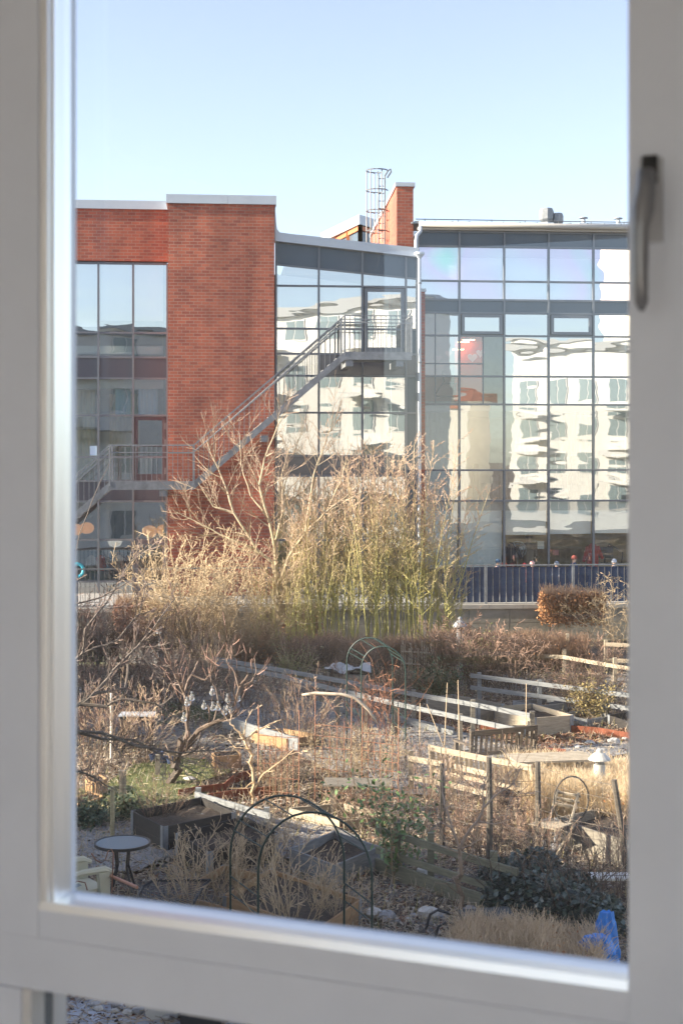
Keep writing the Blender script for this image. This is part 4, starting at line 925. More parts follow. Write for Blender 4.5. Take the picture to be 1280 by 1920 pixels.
leafy('yellow-green fine bush beside the upper ramp', 545, 1275, 1.0, 1300, .03, .6, mat('willow_leaf', (.16, .17, .05), .6, c2=(.30, .28, .12), vscale=5), 11, 16)

# ---------------------------------------------------------------- trees built on their limbs
YL2 = 21.0
tree_px('apple_tree', 'old bare tree reaching in from the left window edge with mossy crooked branches', [
    (jy([(40, 1640), (60, 1560), (72, 1480), (84, 1420)], 21.0), .11, .07),
    ([(84, 1420, 21), (130, 1370, 21), (190, 1374, 20.8), (260, 1400, 20.6), (340, 1412, 20.4), (420, 1405, 20.2)], .036, .006),
    ([(84, 1420, 21), (110, 1340, 21.2), (150, 1320, 21.4), (180, 1300, 21.6), (215, 1255, 21.8), (260, 1210, 22), (300, 1160, 22), (330, 1120, 22.2)], .042, .006),
    ([(84, 1420, 21), (100, 1300, 21), (128, 1245, 21), (155, 1225, 21), (160, 1180, 21), (200, 1130, 21.2), (240, 1060, 21.4), (290, 1010, 21.5)], .038, .005),
    ([(128, 1090, 21), (150, 1000, 21), (190, 900, 21.2), (205, 870, 21.3)], .009, .004),
    ([(100, 1300, 21), (110, 1200, 20.8), (112, 1140, 20.8), (128, 1090, 20.8)], .03, .014),
    ([(180, 1300, 21.6), (235, 1290, 21.8), (240, 1245, 22), (252, 1215, 22), (300, 1265, 22), (325, 1300, 22)], .022, .006),
    ([(150, 1320, 21.4), (200, 1325, 21.4), (225, 1310, 21.4), (290, 1318, 21.4), (330, 1345, 21.5)], .03, .006),
    ([(130, 1370, 21), (190, 1385, 20.9), (250, 1387, 20.9), (320, 1425, 21), (400, 1465, 21)], .026, .005),
    ([(155, 1225, 21), (220, 1200, 21), (262, 1150, 21), (275, 1090, 21)], .02, .006), ([(112, 1140, 20.8), (190, 1120, 21), (250, 1085, 21)], .016, .005),
    ([(84, 1420, 21), (120, 1440, 20.7), (160, 1450, 20.6), (215, 1480, 20.5)], .03, .006)], B_apple, bark('apple_twigs', (.12, .085, .07), (.24, .17, .14), 0, 3), dict(kids_=4, up=.09, ratio=.5), seed=9, per=7, tl=.45, base=G(40, 1640), twr=.3)
yb = G(325, 1475).y
tree_px('bulb_tree', 'small pruned tree hung with clear glass bulbs', [
    (jy([(325, 1475), (330, 1440), (338, 1415), (346, 1398)], yb), .085, .075),
    (jy([(346, 1398), (352, 1370), (349, 1320), (345, 1300), (360, 1265), (372, 1240)], yb, .1), .05, .016), (jy([(346, 1398), (372, 1370), (400, 1355), (430, 1342), (442, 1318), (448, 1290), (465, 1265)], yb, -.08), .05, .015),
    (jy([(345, 1300), (330, 1270), (318, 1240), (300, 1190)], yb + .3, .05), .022, .008), (jy([(448, 1290), (440, 1260), (425, 1240), (432, 1215)], yb - .4, .05), .022, .008), (jy([(360, 1265), (385, 1275), (396, 1262), (410, 1235)], yb + .3, -.05), .018, .008),
    (jy([(448, 1290), (472, 1278), (480, 1262), (478, 1235)], yb - .4, .05), .018, .008), (jy([(400, 1355), (412, 1320), (405, 1290), (395, 1270)], yb - .1, .05), .022, .010)],
    B_brown, bark('bulb_tree_shoots', (.50, .36, .26), (.56, .33, .26), 0, 3), dict(kids_=2, up=.16, ratio=.5, ang=30), seed=5, per=7, tl=.55, base=G(325, 1475), twr=.45)
yb = G(474, 1508).y
M_sap = bark('sapling_bark', (.44, .31, .18), (.60, .45, .30), 0, 2)
tree_px('pale_sapling', 'small pale sunlit sapling with few crooked branches left of the rusty trellis', [
    (jy([(474, 1508), (477, 1470), (474, 1440), (466, 1405), (456, 1385)], yb), .035, .025), (jy([(456, 1385), (445, 1370), (432, 1358), (426, 1350)], yb), .022, .010), (jy([(460, 1390), (480, 1370), (505, 1358), (527, 1350)], yb, .05), .022, .009),
    (jy([(466, 1405), (450, 1402), (430, 1400)], yb), .014, .006), (jy([(476, 1480), (495, 1450), (520, 1432), (552, 1405)], yb, -.05), .022, .007), (jy([(476, 1465), (460, 1478), (430, 1478)], yb), .012, .006), (jy([(456, 1385), (462, 1350), (474, 1330)], yb, .1), .014, .007)],
    M_sap, M_sap, dict(kids_=2, up=.03), seed=6, per=5, tl=.3, base=G(474, 1508), twr=.4)
yb = G(864, 1716).y
M_yt = bark('young_tree_bark', (.22, .16, .11), (.38, .30, .24), 0, 2.2)
tree_px('young_tree', 'slim young tree with forked grey branches beside the low timber fence', [
    (jy([(864, 1716), (862, 1670), (862, 1610), (861, 1592)], yb), .035, .028), (jy([(861, 1592), (848, 1555), (838, 1525), (832, 1500), (826, 1460)], yb, .08), .022, .007), (jy([(861, 1592), (878, 1560), (895, 1540), (905, 1515), (930, 1490), (960, 1470), (975, 1440)], yb, -.05), .024, .006),
    (jy([(895, 1540), (925, 1545), (960, 1535)], yb - .1), .012, .005), (jy([(862, 1600), (835, 1590), (815, 1580)], yb), .010, .005), (jy([(862, 1625), (880, 1600), (890, 1585)], yb), .010, .005), (jy([(848, 1555), (825, 1540), (812, 1505)], yb), .012, .005), (jy([(905, 1515), (905, 1480), (915, 1440)], yb - .1, .05), .012, .005)],
    M_yt, M_yt, dict(kids_=3, up=.05), seed=7, per=6, tl=.45, base=G(864, 1716), twr=.4)

# hanging glass bulbs
M_bulb = mat('clear_bulb_glass', (.9, .92, .91), .05, spec=.5); M_bulb.node_tree.nodes['Principled BSDF'].inputs['Transmission Weight'].default_value = .9; yb = G(325, 1475).y
bt = None
for px, py in ((351, 1318), (360, 1308), (345, 1347), (383, 1324), (398, 1298), (399, 1327), (409, 1326), (421, 1335), (427, 1312), (428, 1326), (433, 1331), (446, 1310)):
    c_ = P(px, py, yb - .3)
    if bt is None:
        bt = thing('hanging_bulb', 'clear glass bulb hanging on a string from the pruned tree', 'bulb', c_, 'glass bulbs hung in the pruned tree')
        g1 = MB().lathe(c_, [(0, -.062), (.03, -.058), (.05, -.03), (.052, 0), (.035, .035), (.02, .06), (.018, .08)], 12).build('bulb_glass', M_bulb, bt, True)
        g2 = MB().lathe(c_, [(.02, .075), (.02, .11), (0, .112)], 8).build('bulb_cap', M_galvp, bt); g3 = MB().tube([c_ + Vector((0, 0, .11)), c_ + Vector((0, 0, .3))], .003, 3).build('string', M_dark, bt)
    else: dup(bt, [(g1, []), (g2, []), (g3, [])], c_)

# ---------------------------------------------------------------- litter: leaves, straw, chips
def scatter(name, n_, region, kind, mats, seed, label=None, s=.04, dz=.03):
    rnd = random.Random(seed); b = MB()
    for i in range(n_):
        x, y = region(rnd); z = gh(y) + dz + rnd.random() * .03; q = Vector((x, y, z)); b.cur = rnd.randrange(len(mats)); a = rnd.uniform(0, 6.28)
        if kind == 'leaf':
            k = s * rnd.uniform(.5, 1.4); u_ = Vector((math.cos(a), math.sin(a), rnd.gauss(0, .3))) * k; v_ = Vector((-math.sin(a), math.cos(a), rnd.gauss(0, .4))) * k * .55
            b.quad(q - u_, q + v_, q + u_, q - v_)
        elif kind == 'straw':
            l_ = s * rnd.uniform(.5, 1.6); u_ = Vector((math.cos(a), math.sin(a), rnd.uniform(-.05, .5))) * l_; b.tube([q, q + u_ * .5 + Vector((0, 0, .02)), q + u_], .004, 3)
        elif kind == 'grass':
            l_ = s * rnd.uniform(.5, 1.4); u_ = Vector((math.cos(a) * .5, math.sin(a) * .5, 1)) * l_; v_ = Vector((-math.sin(a), math.cos(a), 0)) * .006; b.quad(q - v_, q + v_, q + u_)
    o = b.build(name, mats, kind='stuff'); o['label'] = label; o['category'] = name.replace('_', ' '); return o
def band(x0, x1, y0, y1):
    def f(r):
        y = y0 * (y1 / y0) ** r.random(); k = r.uniform(x0, x1); return ((k - CX) / FPX * y, y)
    return f
def patch(pts, seed=0):
    P_ = [G(x, y) for x, y in pts]; x0 = min(p.x for p in P_); x1 = max(p.x for p in P_); y0 = min(p.y for p in P_); y1 = max(p.y for p in P_)
    def inside(x, y):
        c = False; j = len(P_) - 1
        for i in range(len(P_)):
            if (P_[i].y > y) != (P_[j].y > y) and x < (P_[j].x - P_[i].x) * (y - P_[i].y) / (P_[j].y - P_[i].y) + P_[i].x: c = not c
            j = i
        return c
    def f(r):
        for _ in range(60):
            x = r.uniform(x0, x1); y = r.uniform(y0, y1)
            if inside(x, y): return x, y
        return x, y
    return f
L1 = mat('litter_straw', (.44, .35, .24), .85); L2 = mat('litter_brown', (.18, .11, .07), .85); L3 = mat('litter_pale', (.40, .35, .29), .85); L4 = mat('litter_dark', (.04, .027, .02), .9); L5 = mat('litter_rust', (.20, .095, .055), .85)
scatter('leaf_litter', 52000, band(40, 1290, 13.5, 38), 'leaf', [L1, L2, L3, L4, L5, L4], 1, 'dead leaves and bark chips strewn over the garden soil', .035)
scatter('bark_mulch', 9000, patch([(780, 1335), (900, 1362), (1000, 1385), (1190, 1368), (1190, 1392), (1010, 1412), (900, 1385), (770, 1350)]), 'leaf', [L5, L2, L5], 21, 'red-brown bark mulch around the raised beds at the ramp end', .035)
scatter('dry_straw', 16000, band(60, 1290, 15, 38), 'straw', [L1, L3, L2, L1], 2, 'fallen straw and broken dry stalks on the beds', .16)
Gr1 = mat('grass_green', (.03, .065, .012), .7); Gr2 = mat('grass_dry', (.28, .25, .09), .8)
scatter('grass', 14000, patch([(250, 1440), (330, 1425), (440, 1435), (430, 1455), (360, 1475), (400, 1500), (330, 1530), (210, 1535), (120, 1520), (120, 1490), (200, 1475)]), 'grass', [Gr1, Gr1, Gr2], 3, 'short mossy grass around the pruned tree', .045)
scatter('dry_grass', 12000, band(60, 1290, 16, 38), 'grass', [Gr2, L1, L3], 4, 'tufts of bleached dry grass across the garden', .16)
# ---------------------------------------------------------------- timber fences
def post(root, p, h, w=.09, m=None, round_=False, name='post'):
    p = Vector(p); b = MB()
    if round_: b.tube([p - Vector((0, 0, .1)), p + Vector((0, 0, h))], [w / 2, w / 2 * .92], 9, True)
    else: b.box(p.x - w / 2, p.x + w / 2, p.y - w / 2, p.y + w / 2, p.z - .1, p.z + h)
    return b.build(name, m or M_old, root)
def rail_fence(label, posts, rails, m=None, name='rail_fence', w=.09, board=None, h=.95, ends=(0, 0), rh=.095):
    """posts: ground pixels; rails: heights; rails fixed on the camera side"""
    pp = [G(*q) for q in posts]; rt = thing(name, label, 'fence', pp[0])
    for p in pp: post(rt, p, h, w, m)
    ax = (pp[-1] - pp[0]).normalized(); nrm = Vector((ax.y, -ax.x, 0)).normalized()
    if nrm.y > 0: nrm = -nrm
    off = nrm * (w / 2 + .022)
    for r in rails:
        q = [p + off + Vector((0, 0, r)) for p in pp]; q[0] = q[0] - (q[1] - q[0]).normalized() * ends[0]; q[-1] = q[-1] + (q[-1] - q[-2]).normalized() * ends[1]
        for i in range(len(q) - 1):
            d = (q[i + 1] - q[i]).normalized() * .004; MB().bar(q[i] + d, q[i + 1] - d, .035, rh).build('rail', m or M_grey, rt)
    if board:
        q = [p + off + Vector((0, 0, board / 2)) for p in pp]; q[0] = q[0] - (q[1] - q[0]).normalized() * ends[0]
        b = MB()
        for i in range(len(q) - 1): b.bar(q[i], q[i + 1] - (q[i + 1] - q[i]).normalized() * .005, .04, board)
        b.build('edge_board', m or M_grey, rt)
    return rt
rail_fence('long weathered fence on the far side of the gravel ramp', [(438, 1296), (507, 1309), (602, 1328), (686, 1345), (775, 1363), (886, 1384), (997, 1408)], [.72], ends=(.6, 0), h=.80, name='ramp_fence')
rail_fence('long weathered fence on the near side of the gravel ramp', [(455, 1318), (532, 1334), (633, 1362), (743, 1391), (862, 1420)], [.80], ends=(.8, 1.7), h=.86, name='ramp_fence', board=.0)
b = MB(); q = [G(x, y) for x, y in ((440, 1302), (600, 1333), (760, 1362), (850, 1382))]
for i in range(3): b.bar(q[i] + Vector((0, 0, .1)), q[i + 1] + Vector((0, 0, .1)), .05, .2)
tag(b.build('edging_board', M_grey), 'long low grey edge board along the gravel ramp', 'board')
b = MB(); q = [G(x, y) for x, y in ((420, 1365), (470, 1385), (560, 1412))]
for i in range(2): b.bar(q[i] + Vector((0, 0, .15)), q[i + 1] + Vector((0, 0, .15)), .05, .3)
tag(b.build('edging_board', M_grey), 'grey edge board left of the gravel path, behind the pale sapling', 'board')
rail_fence('two-rail weathered fence in front of the sprawling brown bushes', [(898, 1314), (1011, 1329), (1124, 1345)], [.30, .58], ends=(.2, .9), h=.66, name='rail_fence', m=M_grey)
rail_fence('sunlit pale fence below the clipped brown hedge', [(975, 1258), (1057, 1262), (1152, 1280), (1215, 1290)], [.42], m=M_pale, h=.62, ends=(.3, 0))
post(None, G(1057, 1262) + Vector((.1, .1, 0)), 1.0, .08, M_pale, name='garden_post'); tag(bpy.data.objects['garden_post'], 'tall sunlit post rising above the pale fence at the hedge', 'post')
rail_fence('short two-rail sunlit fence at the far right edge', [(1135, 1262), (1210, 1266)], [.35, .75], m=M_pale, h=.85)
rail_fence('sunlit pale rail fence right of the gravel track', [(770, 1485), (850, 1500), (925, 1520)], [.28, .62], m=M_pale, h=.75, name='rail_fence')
rail_fence('grey-green two-rail fence ending in the ivy mound', [(745, 1650), (807, 1672), (925, 1712)], [.36, .66], m=wood('greenish_timber', (.12, .12, .08), (.23, .22, .15)), h=.82, ends=(.4, .5), name='rail_fence', board=.24)
rail_fence('single sloping rail behind the dark raised beds', [(372, 1528), (500, 1568)], [.36], m=M_grey, h=.46, ends=(0, .2))
# lone posts
for px, py, h, w_, m_, lab, rd in ((211, 1578, .86, .075, wood('round_post_timber', (.30, .26, .15), (.46, .40, .25)), 'short round greenish post behind the glass table', True), (230, 1512, .62, .11, M_old, 'thick square post with side blocks at the left lawn edge', False),
                          (209, 1430, 1.35, .055, mat('birch_bark', (.75, .70, .62), .7, var=.25, vscale=14), 'thin white birch pole standing in the brown bushes', True), (296, 1460, .45, .09, M_old, 'stubby grey post next to the orange planter', False),
                          (686, 1382, .9, .07, M_old, 'single grey post under the curved driftwood branch', False)):
    tag(post(None, G(px, py), h, w_, m_, rd, 'garden_post'), lab, 'post')
tag(MB().tube([P(566, 1303, 27.2), P(590, 1300, 27.2), P(640, 1302, 27), P(665, 1308, 27), P(690, 1330, 27), P(708, 1358, 27)], [.02, .035, .03, .035, .03, .012], 6, True).build('driftwood_branch', mat('bleached_wood', (.45, .38, .30), .8, var=.2), None, True), 'curved bleached branch resting across posts above the ramp', 'branch')

# dark poles with sagging wires and the rusty hoop
pole_px = [(828, 1600, 1432), (916, 1640, 1420), (1007, 1625, 1428), (1180, 1672, 1462)]
wf = thing('wire_fence', 'dark wooden poles strung with thin wire in front of the golden hedge', 'fence', G(828, 1600))
pps = []
for i, (px, py, pt) in enumerate(pole_px):
    p = G(px, py); tp = P(px if i < 3 else 1150, pt, p.y); pps.append((p, tp)); MB().tube([p - Vector((0, 0, .1)), (p + tp) / 2 + Vector((.012, 0, 0)), tp], [.048, .044, .04], 8, True).build('pole', M_post, wf)
b = MB()
for k in range(7):
    t_ = .15 + .8 * k / 6
    for i in range(3):
        a = pps[i][0].lerp(pps[i][1], t_); c_ = pps[i + 1][0].lerp(pps[i + 1][1], t_); b.tube([a, (a + c_) / 2 - Vector((0, 0, .03)), c_], .0035, 3)
for i in range(3):
    for s_ in range(1, 12):
        a = pps[i][0].lerp(pps[i + 1][0], s_ / 12); c_ = pps[i][1].lerp(pps[i + 1][1], s_ / 12); b.tube([a.lerp(c_, .15), a.lerp(c_, .9)], .0022, 3)
b.build('wire_mesh', M_post, wf)
c_ = P(1070, 1500, G(1070, 1600).y)
tag(MB().tube([c_ + Vector((.28 * math.cos(R(k * 15)), .1 * math.cos(R(k * 15)), .36 * math.sin(R(k * 15)))) for k in range(25)], .014, 6).build('rusty_hoop', M_post, None, True), 'thin rusty iron hoop hanging on the wire fence', 'hoop')

# rusty trellises, canes
def trellis(label, c0, c1, pt, cols_, rows_, gaps=()):
    a = G(*c0); c_ = G(*c1); H = P(c0[0], pt, a.y).z - a.z; rt = thing('rusty_trellis', label, 'trellis', a); b = MB()
    for i in range(cols_):
        p = a.lerp(c_, i / (cols_ - 1)); hh = H * (1.0 if i in (0, cols_ - 1) else .72 + .05 * math.sin(i * 5)); b.tube([p, p + Vector((.01, 0, hh))], .008 if i in (0, cols_ - 1) else .0055, 4)
    b.build('uprights', M_rust, rt); b = MB()
    for j in range(rows_): z = H * .72 * (j + 1) / rows_; b.tube([a + Vector((0, 0, z)), c_ + Vector((0, 0, z - .02))], .0055, 4)
    b.build('crossbars', M_rust, rt)
trellis('rusty wire trellis left of the two tall ones, in front of the sapling', (484, 1508), (560, 1512), 1328, 8, 5); trellis('tall rusty wire trellis under the driftwood branch', (590, 1502), (658, 1508), 1302, 6, 7); trellis('tall rusty wire trellis right of the driftwood branch', (678, 1505), (746, 1512), 1322, 7, 8)
for i, (px, py, tx, ty, lab) in enumerate(((786, 1425, 787, 1318, 'thin upright cane nearest the far arch'), (832, 1420, 838, 1280, 'thin pale shoot with a fork left of the dark bench'), (862, 1440, 858, 1275, 'tallest pale shoot left of the dark bench'), (985, 1445, 986, 1282, 'tall thin cane at the right end of the dark bench'),
                                         (855, 1460, 800, 1320, 'long leaning cane crossing the ramp fence'), (530, 1475, 485, 1415, 'leaning cane beside the sapling'), (484, 1460, 484, 1320, 'straight rusty rod left of the sapling trellis'))):
    a = G(px, py); tag(MB().tube([a, P(tx, ty, a.y - .1)], [.012, .007], 4).build('garden_cane', M_rust if i == 6 else B_tan), lab, 'cane')

# garden arches
def arch(label, legs, top_y, m, vines=False):
    """legs: near-left, near-right, far-left, far-right ground pixels"""
    q = [G(*p) for p in legs]; rt = thing('garden_arch', label, 'arch', (q[0] + q[1] + q[2] + q[3]) / 4)
    H = P((legs[0][0] + legs[1][0]) / 2, top_y, (q[0].y + q[1].y) / 2).z
    def hoop(a, c_):
        r = (c_ - a).length / 2; mid = (a + c_) / 2; ax = (c_ - a).normalized(); s_ = H - r * 1.05; pts = [Vector((a.x, a.y, a.z - .05)), Vector((a.x, a.y, s_ * .5)), Vector((a.x, a.y, s_))]
        for k in range(1, 16): th = math.pi * k / 16; e_ = mid - ax * r * math.cos(th); pts.append(Vector((e_.x, e_.y, s_ + r * 1.05 * math.sin(th))))
        pts += [Vector((c_.x, c_.y, s_)), Vector((c_.x, c_.y, s_ * .5)), Vector((c_.x, c_.y, c_.z - .05))]; return pts
    h1 = hoop(q[0], q[1]); h2 = hoop(q[2], q[3])
    MB().tube(h1, .014, 8).build('hoop', m, rt, True); MB().tube(h2, .014, 8).build('hoop', m, rt, True)
    b = MB()
    for i in (4, 5, 8, 11, 12, 15, 16): b.tube([h1[i], h2[i]], .009, 6)
    for z in (.3, .42):
        for i, j in ((0, 2), (1, 3)):
            a, c_ = q[i], q[j]; b.tube([Vector((a.x, a.y, H * z)), Vector((c_.x, c_.y, H * z))], .009, 6)
    b.build('crossbars', m, rt); return rt
arch('near dark green tubular garden arch standing by the raised beds', [(484, 1800), (697, 1815), (432, 1755), (645, 1770)], 1523, M_greenpipe)
arch('far green garden arch overgrown with dead vines', [(677, 1430), (760, 1436), (650, 1398), (736, 1404)], 1212, M_greenpipe)
vr = random.Random(3); b = MB(); vc = G(700, 1398)
for k in range(26):
    a = vc + Vector((vr.uniform(-.5, .55), vr.uniform(-.2, .3), vr.uniform(0, .3))); grow(b, None, a, Vector((vr.gauss(0, .25), vr.gauss(0, .2), 1)), vr.uniform(1.2, 2.1), .008, 1, vr, nseg=9, kids_=5, ang=45, ratio=.25, wander=.22, up=.0)
tag(b.build('dead_vine', mat('vine_brown', (.34, .16, .09), .8, var=.3)), 'reddish-brown dead vine climbing the far garden arch', 'vine')

# ---------------------------------------------------------------- raised beds
def bed(label, A, B, C, h, m=M_black, name='raised_bed', br=True, soil=.12, sec=None, seed=1):
    """A near corner, B left/far along the short side, C along the long side (ground pixels)"""
    a, b_, c_ = G(*A), G(*B), G(*C); z = min(a.z, b_.z, c_.z); d_ = b_ + c_ - a
    for q in (a, b_, c_, d_): q.z = z
    rt = thing(name, label, 'raised bed', a); th = .03; ctr = (a + d_) / 2
    for p, q in ((a, b_), (a, c_), (b_, d_), (c_, d_)):
        n_ = 2 if h > .28 else 1; bd = MB(); ax = (q - p).normalized() * .035
        for k in range(n_):
            z0 = h * k / n_ + (.004 if k else -.02); z1 = h * (k + 1) / n_
            bd.bar(p + ax + Vector((0, 0, (z0 + z1) / 2)), q - ax + Vector((0, 0, (z0 + z1) / 2)), th, z1 - z0)
        bd.build('board', m, rt)
    if br:
        for q in (a, b_, c_, d_):
            bd = MB(); inw = (ctr - q).normalized(); v = Vector((inw.x, inw.y, 0)) * .012
            u1 = ((b_ - a).normalized() if q in (a, c_) else (a - b_).normalized()) * .09; u2 = ((c_ - a).normalized() if q in (a, b_) else (a - c_).normalized()) * .09
            for u_ in (u1, u2):
                bd.bar(q + u_ * .1 + Vector((0, 0, h / 2)) - v * 1.6, q + u_ + Vector((0, 0, h / 2)) - v * 1.6, .012, h + .01)
            bd.build('corner_bracket', M_galvp, rt)
    s_ = MB(); sh = h - soil; k = .04; q4 = [p + (ctr - p).normalized() * k + Vector((0, 0, sh)) for p in (a, c_, d_, b_)]; rn = random.Random(seed); N = 6; g0 = len(s_.v)
    for i in range(N + 1):
        for j in range(N + 1): p = q4[0].lerp(q4[1], i / N).lerp(q4[3].lerp(q4[2], i / N), j / N); s_.v.append((p.x, p.y, p.z + rn.uniform(-.03, .03)))
    for i in range(N):
        for j in range(N): k0 = i * (N + 1) + j; s_.f.append((k0, k0 + N + 1, k0 + N + 2, k0 + 1)); s_.mi.append(0)
    s_.build('soil', M_soil, rt); return rt
bed('black two-tier raised bed with steel corners behind the glass table', (307, 1602), (248, 1570), (440, 1572), .42)
bed('black raised bed in front of the first one, half hidden by tan shrubs', (392, 1650), (332, 1613), (520, 1612), .40)
bed('small black raised bed peeking out behind the other two', (385, 1562), (350, 1552), (440, 1548), .30)
bed('pale pine raised bed at the foot of the near arch', (592, 1790), (420, 1722), (675, 1730), .30, M_tan, soil=.06)
bed('grey raised bed with light corner behind the near arch', (628, 1665), (545, 1632), (710, 1628), .32, M_grey)
bed('low pine-edged bed left of the near arch legs', (475, 1750), (330, 1705), (560, 1690), .22, M_tan)
bed('grey timber bed behind the end of the ramp fence', (893, 1358), (800, 1334), (944, 1351), .38, M_old)
bed('pale square raised bed at the right end of the ramp', (998, 1382), (925, 1353), (1073, 1375), .40, M_pale)
bed('long grey bed with white rim behind the right fence', (1000, 1340), (962, 1328), (1062, 1334), .2, M_grey)
bed('small grey bed with white rim near the bronze bush', (1100, 1362), (1050, 1348), (1150, 1352), .15, M_grey)
bed('black-edged bed at the right window stile', (1200, 1382), (1140, 1358), (1260, 1368), .25, M_black)
bed('concrete-grey raised bed behind the wooden chair', (1175, 1630), (1040, 1585), (1290, 1600), .42, M_old)
bed('orange-brown timber planter on the left behind the pruned tree', (404, 1448), (398, 1438), (452, 1444), .30, M_tan, 'planter', br=False, soil=.02)
bed('weathered orange planter box at the left window edge', (176, 1500), (160, 1490), (202, 1492), .30, M_tan, 'planter', br=False, soil=.04)
bed('second lower orange planter beside the left window edge', (150, 1520), (128, 1512), (195, 1505), .12, M_tan, 'planter', br=False, soil=.04)
bed('grey timber planter crate with plastic sheets on top', (620, 1300), (612, 1292), (690, 1306), .50, M_old, 'planter', br=False, soil=.03)
bed('low straw-coloured edged bed behind the grey raised bed', (640, 1560), (540, 1535), (745, 1550), .18, M_pale, 'planter', br=False)
bed('low timber bed on the gravel slope behind the sapling', (540, 1408), (470, 1392), (600, 1398), .24, M_tan, 'planter', br=False)
# corten edging strips
for lab, pts in (('rusty steel edging strip curving around the pruned tree bed', [(335, 1500), (372, 1493), (420, 1488), (440, 1470), (470, 1462)]), ('rusty edging strip behind the sapling', [(390, 1508), (440, 1500), (520, 1492)]), ('rust-red edging board at the right behind the pale bed', [(1070, 1376), (1120, 1380), (1190, 1392)]), ('rust-red edging below the pale bed', [(975, 1425), (1020, 1418), (1060, 1422)]), ('low rusty edging below the pale ramp beds', [(900, 1372), (945, 1376)])):
    b = MB(); q = [G(*p) for p in pts]
    for i in range(len(q) - 1): b.bar(q[i] + Vector((0, 0, .08)), q[i + 1] + Vector((0, 0, .08)), .02, .2)
    tag(b.build('steel_edging', M_corten), lab, 'edging')
# sheets of plastic on the crate
rn = random.Random(4); b = MB(); c_ = G(652, 1303) + Vector((0, 0, .52)); N = 12
for i in range(N + 1):
    for j in range(N + 1): x = -.55 + 1.1 * i / N; y = -.05 + .8 * j / N; b.v.append((c_.x + x, c_.y + y, c_.z + .06 + .07 * math.sin(x * 9 + y * 5) + rn.uniform(-.03, .05)))
for i in range(N):
    for j in range(N): k = i * (N + 1) + j; b.f.append((k, k + N + 1, k + N + 2, k + 1)); b.mi.append(0)
tag(b.build('plastic_sheet', mat('translucent_plastic', (.36, .39, .41), .3), None, True), 'crumpled translucent plastic sheet on the timber crate', 'plastic sheet')
# sunlit boards on the left beyond the bulb tree
c_ = G(375, 1250); tag(MB().box(c_.x - .9, c_.x + .55, c_.y, c_.y + .5, gh(c_.y), gh(c_.y) + .14).build('timber_sleeper', M_pale), 'sunlit timber sleeper below the golden shrub', 'timber')
b = MB(); rn = random.Random(6)
c_ = G(178, 1242)
for k in range(9): b.box(c_.x - .6 + k * .14, c_.x - .6 + k * .14 + .12, c_.y, c_.y + .03, gh(c_.y), gh(c_.y) + .9 + rn.uniform(-.1, .1))
tag(b.build('plank_screen', M_black), 'dark upright planks against the wall at the far left', 'planks')
# picket fence
pk = thing('picket_fence', 'small sunlit stick picket fence in front of the tall shrubs', 'fence', G(780, 1278)); rn = random.Random(9)
b = MB()
for k in range(15): p = G(752, 1272).lerp(G(812, 1276), k / 14); b.tube([p, p + Vector((rn.uniform(-.03, .03), 0, rn.uniform(.75, 1.0)))], .014, 5, True)
b.build('pickets', M_pale, pk); b = MB()
for z in (.4, .7): b.bar(G(752, 1273) + Vector((0, -.03, z)), G(812, 1277) + Vector((0, -.03, z)), .02, .035)
b.build('rails', M_pale, pk)

# ---------------------------------------------------------------- benches, picnic table, folding chair
def local(base, ang):
    ca, sa = math.cos(ang), math.sin(ang); return lambda x, y, z: Vector((base.x + x * ca - y * sa, base.y + x * sa + y * ca, base.z + z))
def bench(label, p0, p1, m, seat=True):
    """slatted bench seen from behind: p0,p1 ground pixels of the rear legs"""
    a, c_ = G(*p0), G(*p1); L = (c_ - a).length; ang = math.atan2(c_.y - a.y, c_.x - a.x); T = local(a, ang); rt = thing('garden_bench', label, 'bench', a)
    for x in (0, L):
        MB().hexa([T(x - .03, -.03, 0), T(x + .03, -.03, 0), T(x + .03, .03, 0), T(x - .03, .03, 0)], [T(x - .03, -.11, .92), T(x + .03, -.11, .92), T(x + .03, -.05, .92), T(x - .03, -.05, .92)]).build('leg', m, rt)
        MB().hexa([T(x - .03, .47, 0), T(x + .03, .47, 0), T(x + .03, .53, 0), T(x - .03, .53, 0)], [T(x - .03, .47, .62), T(x + .03, .47, .62), T(x + .03, .53, .62), T(x - .03, .53, .62)]).build('leg', m, rt)
        MB().bar(T(x, -.12, .64), T(x, .56, .64), .07, .035).build('armrest', m, rt)
    b = MB(); b.bar(T(.035, -.10, .87), T(L - .035, -.10, .87), .03, .1).bar(T(.035, -.055, .47), T(L - .035, -.055, .47), .03, .07)
    n_ = int(L / .11)
    for k in range(n_): x = .09 + (L - .18) * k / (n_ - 1); b.bar(T(x, -.06, .505), T(x, -.095, .82), .05, .018, (0, 1, 0))
    b.build('backrest', m, rt); b = MB()
    for k in range(5): b.bar(T(.035, .04 + k * .105, .43), T(L - .035, .04 + k * .105, .43), .085, .025)
    b.build('seat', m, rt)
bench('dark brown slatted bench seen from behind, beside the pale raised bed', (880, 1462), (999, 1446), wood('dark_bench_timber', (.05, .04, .032), (.16, .125, .09)))
bench('pale weathered bench with a low slatted back in front of the dark bench', (812, 1492), (1000, 1536), wood('bench_timber', (.24, .19, .13), (.44, .36, .26)))
a = G(1005, 1500); T = local(a, R(10)); pt = thing('picnic_table', 'weathered slatted picnic table top right of the dark bench', 'table', a); m_ = M_pale
b = MB()
for k in range(6): b.bar(T(-.35, .05 + k * .125, .66), T(1.1, .05 + k * .125, .66), .11, .035)
b.build('table_top', m_, pt)
for x in (0, .9):
    MB().bar(T(x, -.05, 0), T(x, .62, .64), .04, .09).build('leg', m_, pt); MB().bar(T(x + .045, .9, 0), T(x + .045, .25, .64), .04, .09).build('leg', m_, pt)
